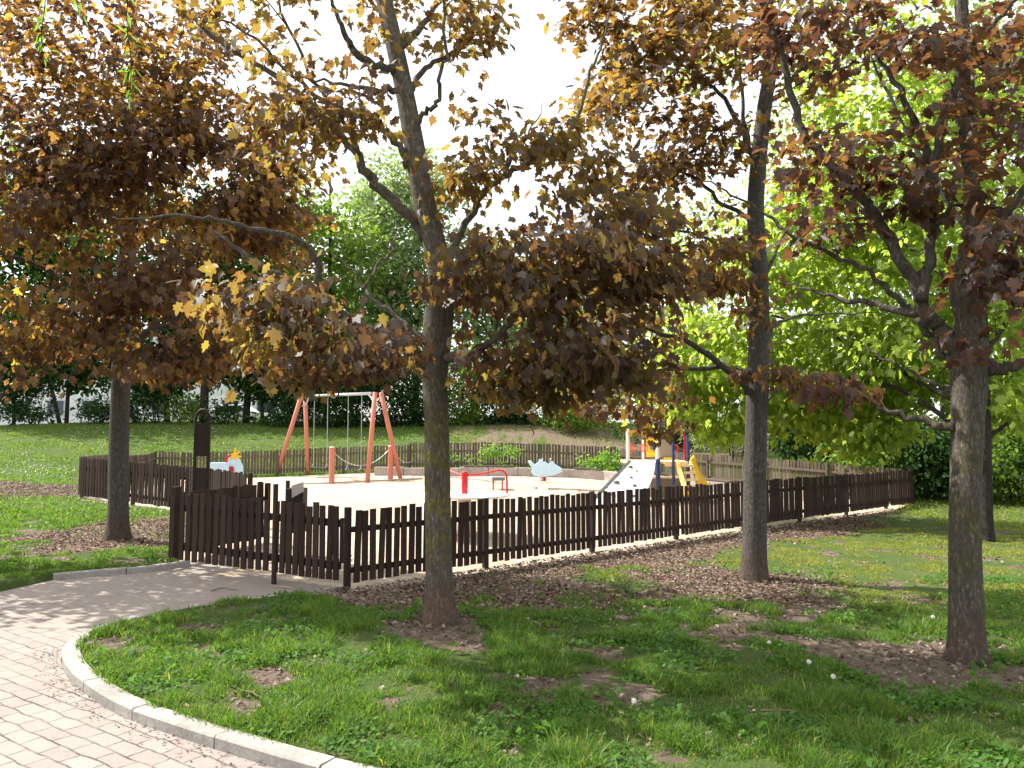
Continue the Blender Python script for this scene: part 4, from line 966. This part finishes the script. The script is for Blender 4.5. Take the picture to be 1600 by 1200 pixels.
maple('maple with the thick brown forked trunk on the bare earth patch', (1510, 1032), None,
    [(1512,1035,0),(1509,950,0),(1508,850,0),(1510,740,0),(1513,650,0),(1514,590,0),(1514,540,0),(1514,500,.02),(1500,450,.05),(1508,410,.05),(1521,370,.05),(1520,300,.05),(1508,200,.05),(1505,100,.05),(1500,0,.05),(1495,-120,0),(1495,-250,0)],
    [26, 24, 22.5, 22.5, 23.5, 27, 27, 21, 16, 14, 12.5, 11.5, 10.5, 9.5, 8, 6, 3],
    [([(1498,560),(1470,512),(1449,495),(1428,440),(1389,376),(1353,317),(1303,263),(1257,207),(1230,117),(1213,57),(1197,0),(1185,-80)], 12.5, 5.5, .35),
     ([(1440,470),(1449,425),(1456,360),(1450,300),(1437,200),(1403,140),(1360,67),(1310,20)], 10, 4, .3), ([(1452,330),(1462,250),(1490,125),(1513,77),(1560,30),(1600,-10)], 8, 5, -.4),
     ([(1530,575),(1560,580),(1605,560),(1700,520)], 13, 7, -.3), ([(1520,490),(1545,400),(1575,340),(1605,290),(1660,220)], 12, 6, -.3),
     ([(1498,562),(1477,554),(1455,525),(1437,500),(1419,481),(1385,447),(1347,417),(1257,380),(1220,354),(1187,327),(1120,293),(1070,260)], 7, 2, .8),
     ([(1430,492),(1370,479),(1314,466),(1257,451),(1216,440)], 6, 2, .9), ([(1492,668),(1460,663),(1426,654),(1381,639),(1340,615),(1310,600),(1278,575)], 7, 2, .5),
     ([(1495,612),(1464,597),(1400,571),(1350,540),(1310,511)], 3, 1.4, .8), ([(1456,360),(1480,330),(1500,270),(1560,215)], 5, 2, -.5)],
    [(1330,60,6.0,150,90,.9,80),(1480,70,5.8,130,80,.9,52),(1350,230,6.0,120,70,.8,48),(1470,250,5.7,110,60,.8,26),(1560,330,5.2,70,60,.6,34),(1560,450,5.2,60,60,.5,26),(1300,330,6.2,90,50,.7,24),
     (1550,170,5.6,70,80,.8,26),(1290,600,6.2,55,24,.4,14),(1515,545,5.6,40,24,.3,7),(1420,310,5.9,60,40,.6,14),(1250,280,6.3,60,50,.7,12),(1170,40,6.2,80,50,.8,24),
     (1400,-120,5.9,260,130,1.3,90),(1650,100,5.3,90,220,.9,60),(1450,-380,6,260,150,1.4,60),(1680,420,5.0,90,120,.8,40)],
    M['leaf_t4'], M['bark4'], .104, 17, .14, 14, gap=.52, dens=.31)

# lime green maple behind
rs = np.random.RandomState(30)
maple('tall lime green tree with a slim trunk behind the thick brown one', (1541, 845), None,
    [(1541,847,0),(1540,780,0),(1538,700,0),(1536,600,.1),(1532,500,.2),(1526,400,.3),(1522,300,.4),(1518,180,.5),(1510,60,.6),(1500,-80,.7),(1490,-200,.7)],
    [10.5, 10, 10, 10, 9.5, 9, 8.5, 8, 7, 5, 3],
    [([(1536,640),(1440,600),(1340,540),(1230,500),(1120,470)], 5, 1.5, 3.5), ([(1536,700),(1460,640),(1380,600),(1280,590),(1160,600),(1060,620)], 5, 1.5, 3.5), ([(1530,480),(1440,400),(1330,320),(1230,240)], 5, 2, 3.0), ([(1525,380),(1440,250),(1380,130),(1330,20)], 5, 2, 2.2),
     ([(1532,560),(1590,480),(1660,400)], 5, 2, 1.2), ([(1536,690),(1580,660),(1650,640)], 4, 2, .6)],
    [(1300,470,15.4,170,100,1.8,170),(1140,560,16,120,80,1.6,100),(1060,610,16,80,60,1.2,60),(1130,660,15.5,100,34,1.0,50),(1330,600,15.2,150,60,1.4,110),(1250,640,15.6,110,40,1.2,60),(1430,540,14.4,110,90,1.6,90),(1350,680,15,100,34,1.2,50),
     (1340,320,15.6,150,100,1.8,110),(1240,380,16,90,80,1.6,50),(1470,380,14.6,110,110,1.8,90),(1130,400,16.3,60,70,1.2,24),(1080,500,16.3,60,50,1.2,24),(1400,160,15.4,130,110,1.8,80),(1280,120,16,90,80,1.4,34),(1560,180,14.6,100,160,1.8,80),
     (1570,500,14,70,110,1.5,60),(1400,-40,15.4,200,110,2,70),(1560,620,13.4,70,60,1.0,36),(1080,90,16.4,60,60,1.2,18)],
    M['leaf_lime'], M['bark_bg'], .155, 16, .30, 15, group='lime green trees beyond the fence corner', gap=.36, sides=12)

def bgtree(name, label, px, d, h, rt, specs, leafm, seed, size=.22, per=14, spread=.42, kind='oval', lean=0, group=None, cat='tree', gap=.38, trunkm=None, base_y=None, stems=1, more=2.1):
    rs = np.random.RandomState(seed); p = at(px, 660, d); b = np.array([p[0], d, H(p[0], d)])
    root = thing(name, label, cat, b, group); nodes = []; nr = []
    for s in range(stems):
        a = rs.randn(2) * .25 * (stems > 1); P = spline([b + (a[0], a[1], -.15), b + (lean * .3 * h + a[0] * 1.5 + rs.randn() * .03, a[1], h * .3), b + (lean * .7 * h + a[0] * 3, rs.randn() * .2 + a[1] * 2, h * .65), b + (lean * h + a[0] * 4, a[1] * 3, h)], 5)
        rr = np.linspace(rt, rt * .25, len(P)); v, f = tube_arrays(P, rr, 9, True, .06, seed + s)
        MB().add(v, f).build('trunk' if cat == 'tree' else 'stem', trunkm or M['bark_bg'], root, smooth=True); nodes += list(P[3:]); nr += list(rr[3:])
    crown_obj('crown' if cat == 'tree' else 'foliage', root, nodes, nr, ell(rs, specs, gap, seed, more), rs, leafm, M['twig'], size, per, spread, kind, .35, .9, twig_r=.03 if cat == 'tree' else .008, sides=4)
    return root
GT = 'dark trees along the top of the lawn'
k = 40
for i, (px, d, h, rt, lean, sp, m, lab) in enumerate((
    (-90, 38, 9, .13, .05, [(-90,470,38,110,90,2,70),(-60,300,38,120,130,2.5,70),(-110,600,38,80,40,1.5,34)], 'leaf_mid', 'bushy green tree at the outer end of the lawn treeline'),
    (22, 39, 9, .09, -.05, [(20,430,39,90,70,2,60),(40,560,39,70,50,1.5,44),(30,300,39.5,90,90,2,40)], 'leaf_dark', 'thin dark tree where the lawn meets the pale building'),
    (95, 38, 7, .10, -.32, [(80,520,38.5,70,60,1.6,46),(110,400,39,100,90,2,60)], 'leaf_mid', 'dark tree with a strongly leaning trunk above the lawn'),
    (104, 38.4, 8, .11, .0, [(130,560,38.5,60,50,1.5,44),(150,430,39,80,80,2,50)], 'leaf_dark', 'straight twin of the leaning trunk above the lawn'),
    (262, 39, 9, .16, -.08, [(250,500,39,90,70,2,70),(260,370,39.5,110,90,2,60),(240,585,38.6,60,26,1.2,26)], 'leaf_dark', 'dark tree behind the arched board'),
    (318, 38, 9, .24, .02, [(330,480,38.6,90,70,2,60),(360,560,38.5,60,40,1.5,40),(350,360,39,90,90,2,50)], 'leaf_dark', 'thick dark trunk just past the arched board'),
    (384, 38.5, 9, .20, .04, [(400,440,39,80,70,2,60),(400,560,38.6,60,36,1.5,40),(420,330,39.5,90,80,2,50)], 'leaf_mid', 'dark double stemmed tree before the car and white building'),
    (412, 38.5, 7, .10, -.12, [(430,520,38.8,60,60,1.6,50),(440,590,38.5,50,24,1.2,26)], 'leaf_dark', 'small slanting tree just short of the swing'),
    (510, 40, 13, .2, .0, [(500,520,40,80,70,2,80),(520,400,40,90,90,2.5,80),(470,590,39,70,30,1.5,50),(540,590,39.5,70,40,1.6,60)], 'leaf_mid', 'full green tree above the swing'),
    (650, 43, 15, .2, .0, [(610,390,43,90,100,2.5,150),(640,300,44,90,70,2.5,80),(600,490,43,80,70,2,100)], 'leaf_pale', 'tall pale green tree rising behind the lichen spotted trunk'),
    (740, 43, 11, .2, .02, [(730,440,43,80,80,2.5,90),(770,520,43,100,70,2.2,90)], 'leaf_pale', 'pale green tree seen through the maple leaves above the carousel'),
    (900, 41, 10, .18, .0, [(900,510,41,110,70,2.2,90),(960,580,41,90,50,2,60)], 'leaf_pale', 'loose pale tree above the blue fish rider'),
    (1050, 30, 12, .2, .0, [(1060,500,31,100,90,2.5,60),(1090,380,31,90,90,2.5,40),(1150,560,30,80,70,2,50)], 'leaf_lime', 'lime green tree behind the climbing tower'),
    (1290, 27, 13, .2, .03, [(1290,420,27,130,120,2.6,110),(1310,240,27,150,120,2.6,90),(1240,580,26,110,60,2,70)], 'leaf_lime', 'big lime green tree behind the slanting fence'),
    (1480, 25, 14, .22, .0, [(1480,420,25,130,130,2.6,110),(1480,220,25,140,120,2.6,80),(1560,80,25,120,120,2.6,60)], 'leaf_mid', 'tall mid green tree deep behind the forked maple'),
    (1640, 22, 13, .2, .0, [(1620,420,22,100,150,2.2,90),(1640,200,22,120,150,2.4,70),(1600,600,21,80,60,1.6,50)], 'leaf_mid', 'mid green tree at the outer edge beyond the forked maple'))):
    grp = GT if i < 9 else ('pale trees beyond the playground' if i < 12 else 'green trees beyond the fence corner')
    bgtree('lawn_tree' if i < 9 else 'park_tree', lab, px, d, h, rt, sp, M[m], 100 + i, size=.32 if d > 35 else .19, per=22 if d > 35 else 18, spread=.5 if d > 35 else .4, lean=lean, group=grp)
SH = 'shrubs along the bank and lawn'
for i, (px, d, h, sp, m, lab, sz) in enumerate((
    (-20, 37.8, 2, [(0,618,37.8,44,40,1,60)], 'leaf_dark', 'dark shrub at the outer end of the lawn edge', .17),
    (60, 38.2, 2, [(60,600,38.2,40,22,1,36),(50,648,37.6,36,12,.7,20)], 'leaf_dark', 'dark thin shrub before the white building', .17),
    (250, 38, 2.4, [(250,606,38,46,30,1,60)], 'leaf_dark', 'dark shrub between the blackish maple trunk and the arched board', .17),
    (410, 38, 2.4, [(405,600,38,50,26,1,50)], 'leaf_dark', 'dark hanging shrub above the car', .17),
    (150, 37.4, 1.2, [(152,640,37.4,30,22,.8,30)], 'leaf_dark', 'round dark shrub between the lawn tree trunks', .16),
    (205, 37.6, 1.4, [(215,640,37.6,40,24,.8,34)], 'leaf_dark', 'dark shrub close behind the blackish maple trunk', .16),
    (295, 37.6, 1.4, [(288,640,37.6,34,24,.8,34)], 'leaf_mid', 'green shrub just before the arched board', .16),
    (345, 37.4, 1.2, [(348,645,37.4,24,18,.7,20)], 'leaf_dark', 'small dark shrub just past the arched board', .16),
    (450, 37.6, 2, [(452,630,37.6,34,34,1,44),(450,660,37,50,15,.7,34),(490,620,38,30,44,1,40)], 'leaf_dark', 'dark shrub behind the swing crossbar', .17),
    (545, 37, 2, [(545,612,37,50,50,1.2,110),(545,660,37,50,15,.7,40)], 'leaf_dark', 'deep green shrub between the swing legs', .17),
    (640, 37, 2.2, [(635,608,37,60,56,1.4,130),(640,660,37,60,15,.7,50)], 'leaf_dark', 'broad dark shrub behind the lichen spotted trunk', .17),
    (730, 36.5, 2.4, [(726,600,36.5,54,66,1.4,130),(724,660,36.5,56,15,.7,46)], 'leaf_mid', 'upright green shrub at the top of the bare bank', .17),
    (800, 36.5, 2.2, [(800,605,36.5,56,62,1.4,120),(800,660,36.5,60,15,.7,46)], 'leaf_dark', 'dark shrub under the hanging orange leaves', .17),
    (900, 34, 1.8, [(905,636,34,60,40,1.2,100),(900,660,35.5,70,15,.7,44),(900,580,37,90,50,1.5,90)], 'leaf_mid', 'rounded grey green shrub overhanging the earth bank', .15),
    (1145, 28, 1.6, [(1140,670,28,62,26,1.0,100)], 'leaf_silver', 'silvery white shrub behind the play tower', .16),
    (1060, 31, 1.6, [(1060,655,31,60,30,1.2,70),(1040,676,32,80,15,.7,40)], 'leaf_dark', 'dark shrub above the play tower posts', .15),
    (1260, 25, 1.8, [(1255,680,25,60,30,1.2,70)], 'leaf_dark', 'dark low shrub under the lime tree', .15),
    (1390, 20.5, 1.9, [(1380,690,20.6,90,50,1.2,130)], 'leaf_mid', 'leafy shrub hanging over the fence corner', .14),
    (1460, 20, 1.8, [(1460,720,20,60,70,1.2,130)], 'leaf_dark', 'deep green shrub at the fence end', .14),
    (1590, 19.5, 1.9, [(1590,710,19.5,70,80,1.2,140)], 'leaf_mid', 'tall leafy shrub beyond the slim trunk', .14),
    (1700, 18, 1.9, [(1680,700,18,70,90,1.2,100)], 'leaf_dark', 'dark shrub at the outer edge of the dry grass', .14))):
    bgtree('shrub', lab, px, d, h, .03, sp, M[m], 200 + i, size=sz, per=18, spread=.28, group=SH, cat='shrub', gap=.3, stems=3, kind='oval' if m != 'leaf_silver' else 'lance')
for i, (px, d, sp, lab) in enumerate((
    (705, 26.4, [(708,710,26.4,14,14,.3,26)], 'small bright green shrub beside the lichen spotted trunk'),
    (775, 26.3, [(760,712,26.3,30,13,.35,40),(800,712,26.3,24,12,.3,30)], 'bright green shrub behind the low concrete wall'),
    (925, 25.6, [(932,716,25.6,28,16,.35,50),(960,724,25.3,18,12,.3,24)], 'bright green shrub between the fish rider and the tower'))):
    bgtree('garden_shrub', lab, px, d, .7, .012, sp, M['leaf_bush'], 300 + i, size=.13, per=12, spread=.16, group='bright shrubs behind the low wall', cat='shrub', gap=.45, stems=4, more=.9)

# willow twigs hanging into the picture
def hanging(label, pts, d, n, seed):
    rs = np.random.RandomState(seed); P = spline([at(px, py, d) for px, py in pts], 6)
    root = thing('hanging_twig', label, 'twig', P[0], 'willow twigs hanging before the copper leaves')
    MB().tube(P, np.linspace(.004, .0015, len(P)), 5).build('stem', M['twig'], root)
    k = rs.rand(n); Q = np.stack([np.interp(k, np.linspace(0, 1, len(P)), P[:, a]) for a in range(3)], -1) + rs.randn(n, 3) * .012
    V, L, T = leaf_arrays(Q, rs.randn(n, 3), .055 + .04 * rs.rand(n), rs, 'lance', .9, .8)
    link('foliage', fastmesh('foliage', V - OFF[root], L, T), M['leaf_bush'], root)
hanging('pale green willow twig hanging lowest in front of the copper leaves', [(205,-60),(198,30),(205,100),(200,160)], 4.4, 46, 1)
hanging('short pale green willow twig beside the longer hanging one', [(75,-60),(70,10),(65,60),(75,95)], 4.2, 26, 2)
hanging('wispy willow twig next to the bright gap in the leaves', [(125,-50),(118,-5),(130,25)], 4.6, 16, 3)

# dandelions, ground twigs, dock leaves
def dandelion(px, py_base, py_top, clock, lab):
    b = gpx(px, py_base); top = at(px + random.uniform(-6, 6), py_top, b[1]); rs = np.random.RandomState(int(px))
    root = thing('dandelion', lab, 'flower', b, 'dandelions in the lawn')
    MB().tube(spline([b + (0, 0, -.02), (b + top) / 2 + (.008, 0, 0), top], 4), .0028, 6).build('stem', M['weed'], root)
    if clock:
        mb = MB(); mb.ball(top, .006, 8, 6)
        for _ in range(80):
            q = rs.randn(3); q /= np.linalg.norm(q); mb.bar(top + q * .004, top + q * .015, .0007, .0008); s = np.cross(q, rs.randn(3)); s /= np.linalg.norm(s)
            mb.bar(top + q * .015 - s * .005, top + q * .015 + s * .005, .0014, .0012, up=tuple(q))
        mb.build('seed_head', M['seed'], root)
    else: MB().ball(top, .009, 8, 6, (1, 1, 1.5)).build('bud', M['weed'], root, smooth=True)
M['seed'] = paint('seed_fluff', (.75, .74, .70), .9, .05)
dandelion(1266, 1066, 1034, True, 'white dandelion clock, taller of the close pair in shaded grass')
dandelion(1306, 1080, 1057, True, 'white dandelion clock in the shade beside the taller one')
dandelion(1456, 985, 964, True, 'lone white dandelion clock near the forked maple')
dandelion(1207, 1015, 1004, True, 'small white dandelion clock in dark grass before the grey trunk')
dandelion(990, 1128, 1095, True, 'white dandelion clock in the sunny middle of the lawn')
dandelion(1320, 1130, 1080, False, 'tall bare dandelion stalk beside the clocks')
dandelion(1192, 1055, 1012, False, 'bare dandelion stalk in the dark grass')
dandelion(1543, 1115, 1085, False, 'short bare dandelion stalk below the forked maple')
for i, (pts, lab) in enumerate(((((1170,1120),(1210,1117),(1260,1122),(1290,1135)), 'long dry twig lying in the shaded grass'), (((1335,1140),(1360,1165),(1400,1188)), 'dry twig slanting through the shaded grass'),
        (((1230,1172),(1280,1180),(1330,1198)), 'dry twig lying lowest in the shaded grass'), (((360,1078),(395,1090),(420,1098),(440,1096)), 'pale forked twig lying by the sunny kerb'), (((330,918),(350,913),(372,917)), 'short dark twig lying on the sandy paving'))):
    dz = .02 if i < 4 else -.045
    P = spline([gpx(*p) + (0, 0, dz) for p in pts], 5); P[:, 2] += np.random.RandomState(i).rand(len(P)) * .012
    tag(MB().tube(P, np.linspace(.007, .003, len(P)), 6).build('fallen_twig', M['litter'], smooth=True), lab, 'twig', 'fallen twigs')
def dock(px, py, lab, seed, n=7, s=.11):
    b = gpx(px, py); rs = np.random.RandomState(seed); o = nrm(rs.randn(n, 3) * np.array([1, 1, .2]))
    V, L, T = leaf_arrays(np.repeat(b[None], n, 0) + o * .015 + np.array([0, 0, .03]), o * 2 + np.array([0, 0, 1.3]), s * (.7 + .5 * rs.rand(n)), rs, 'oval', -.2, .4)
    tag(link('dock_plant', fastmesh('dock_plant', V, L, T), M['weed']), lab, 'weed', 'broad leaved weeds in the lawn')
dock(808, 1032, 'broad leaved dock plant in the middle of the lawn', 1); dock(655, 955, 'broad leaved weed at the foot of the lichen spotted trunk', 2, 6, .14)
dock(860, 1150, 'leafy weed on the edge of a bare patch in the sun', 3, 9, .1); dock(1180, 1150, 'broad leaved weed beside the long dry twig', 4, 7, .09)

# ------------------------------------------------------------------ pale building and car far behind
bd = 62.0; x0, x1 = at(-160, 600, bd)[0], at(470, 600, bd)[0]; bz = H(-20, bd) - .3; zt = at(0, 520, bd)[2]
r = thing('apartment_building', 'long pale building glimpsed behind the lawn trees', 'building', ((x0 + x1) / 2, bd, bz))
MB().bar((x0, bd + 5, (bz + zt) / 2), (x1, bd + 5, (bz + zt) / 2), 10, zt - bz).build('wall', M['render'], r)
MB().bar((x0 - .3, bd + 5, zt + .15), (x1 + .3, bd + 5, zt + .15), 10.6, .3).build('roof', M['roofing'], r)
for fl in range(2):
    for k in range(11):
        wx = x0 + 1.6 + k * (x1 - x0 - 3) / 10.5; wz = bz + 2.0 + fl * 3.1
        w = MB().bar((wx, bd - .02, wz - .65), (wx, bd - .02, wz + .65), 1.5, .1, up=(0, 1, 0)).build('window', M['frame_w'], r)
        MB().bar((wx, bd - .06, wz - .55), (wx, bd - .06, wz + .55), 1.3, .04, up=(0, 1, 0)).build('pane', M['glass'], w)
cd_ = 52.0; f = at(368, 664, cd_); cz_ = H(f[0], cd_)
r = thing('parked_car', 'pale parked car half hidden beyond the lawn trees', 'car', (f[0], cd_, cz_))
prof = [(-2.1,.35),(-2.1,.75),(-1.5,.9),(-.8,1.38),(.6,1.42),(1.3,.98),(2.1,.88),(2.15,.4)]
MB().prism(prof, (f[0], cd_, cz_), (1, 0, 0), (0, 0, 1), 1.7).build('body', M['render'], r, bevel=.06)
MB().prism([(-1.25,.95),(-.72,1.3),(.55,1.33),(1.08,.98)], (f[0], cd_, cz_), (1, 0, 0), (0, 0, 1), 1.72).build('side_window', M['glass'], r)
for wx in (-1.35, 1.35):
    for dy in (-.75, .75): MB().tube([(f[0] + wx, cd_ + dy - .1, cz_ + .32), (f[0] + wx, cd_ + dy + .1, cz_ + .32)], .32, 18).build('wheel', M['black'], r)

# ------------------------------------------------------------------ light, sky, camera
SUN_EL, SUN_AZ = R(50), R(-66)         # azimuth from +y toward +x
sd_ = Vector((math.sin(SUN_AZ) * math.cos(SUN_EL), math.cos(SUN_AZ) * math.cos(SUN_EL), math.sin(SUN_EL)))
L = bpy.data.lights.new('sun', 'SUN'); L.energy = 4.2; L.angle = R(.55); L.color = (1, .95, .885)
lo = bpy.data.objects.new('sun', L); C.objects.link(lo); lo.rotation_euler = (-sd_).to_track_quat('-Z', 'Y').to_euler()
w = bpy.data.worlds.new('World'); scene.world = w; w.use_nodes = True
nt = w.node_tree; sk = nt.nodes.new('ShaderNodeTexSky'); sk.sky_type = 'NISHITA'; sk.sun_disc = False
sk.sun_elevation = SUN_EL; sk.sun_rotation = SUN_AZ; sk.air_density = 1.0; sk.dust_density = 4.0; sk.ozone_density = .6
bg = nt.nodes['Background']; bg.inputs[1].default_value = .15; 
tc = nt.nodes.new('ShaderNodeTexCoord'); cn = nt.nodes.new('ShaderNodeTexNoise'); cn.inputs['Scale'].default_value = 2.2; cn.inputs['Detail'].default_value = 5
nt.links.new(tc.outputs['Generated'], cn.inputs['Vector'])
cr = nt.nodes.new('ShaderNodeMapRange'); cr.inputs[1].default_value = .35; cr.inputs[2].default_value = .7; cr.inputs[3].default_value = .55; cr.inputs[4].default_value = .9
nt.links.new(cn.outputs[0], cr.inputs[0])
mx = nt.nodes.new('ShaderNodeMix'); mx.data_type = 'RGBA'; nt.links.new(cr.outputs[0], mx.inputs[0]); nt.links.new(sk.outputs[0], mx.inputs[6]); mx.inputs[7].default_value = (4.9, 4.85, 4.8, 1)
nt.links.new(mx.outputs[2], bg.inputs[0])

cam = bpy.data.cameras.new('camera'); cam.sensor_width = 36; cam.lens = 27; cam.clip_end = 3000; cam.clip_start = .05
co = bpy.data.objects.new('camera', cam); C.objects.link(co); co.location = (0, 0, CAM_Z); co.rotation_euler = (math.pi / 2 + PITCH, 0, 0)
scene.camera = co
vs = scene.view_settings; vs.view_transform = 'Standard'; vs.look = 'None'; vs.exposure = 1.3; vs.gamma = 1
scene.cycles.max_bounces = 7; scene.cycles.diffuse_bounces = 3; scene.cycles.transmission_bounces = 4; scene.cycles.glossy_bounces = 2
scene.cycles.use_denoising = True
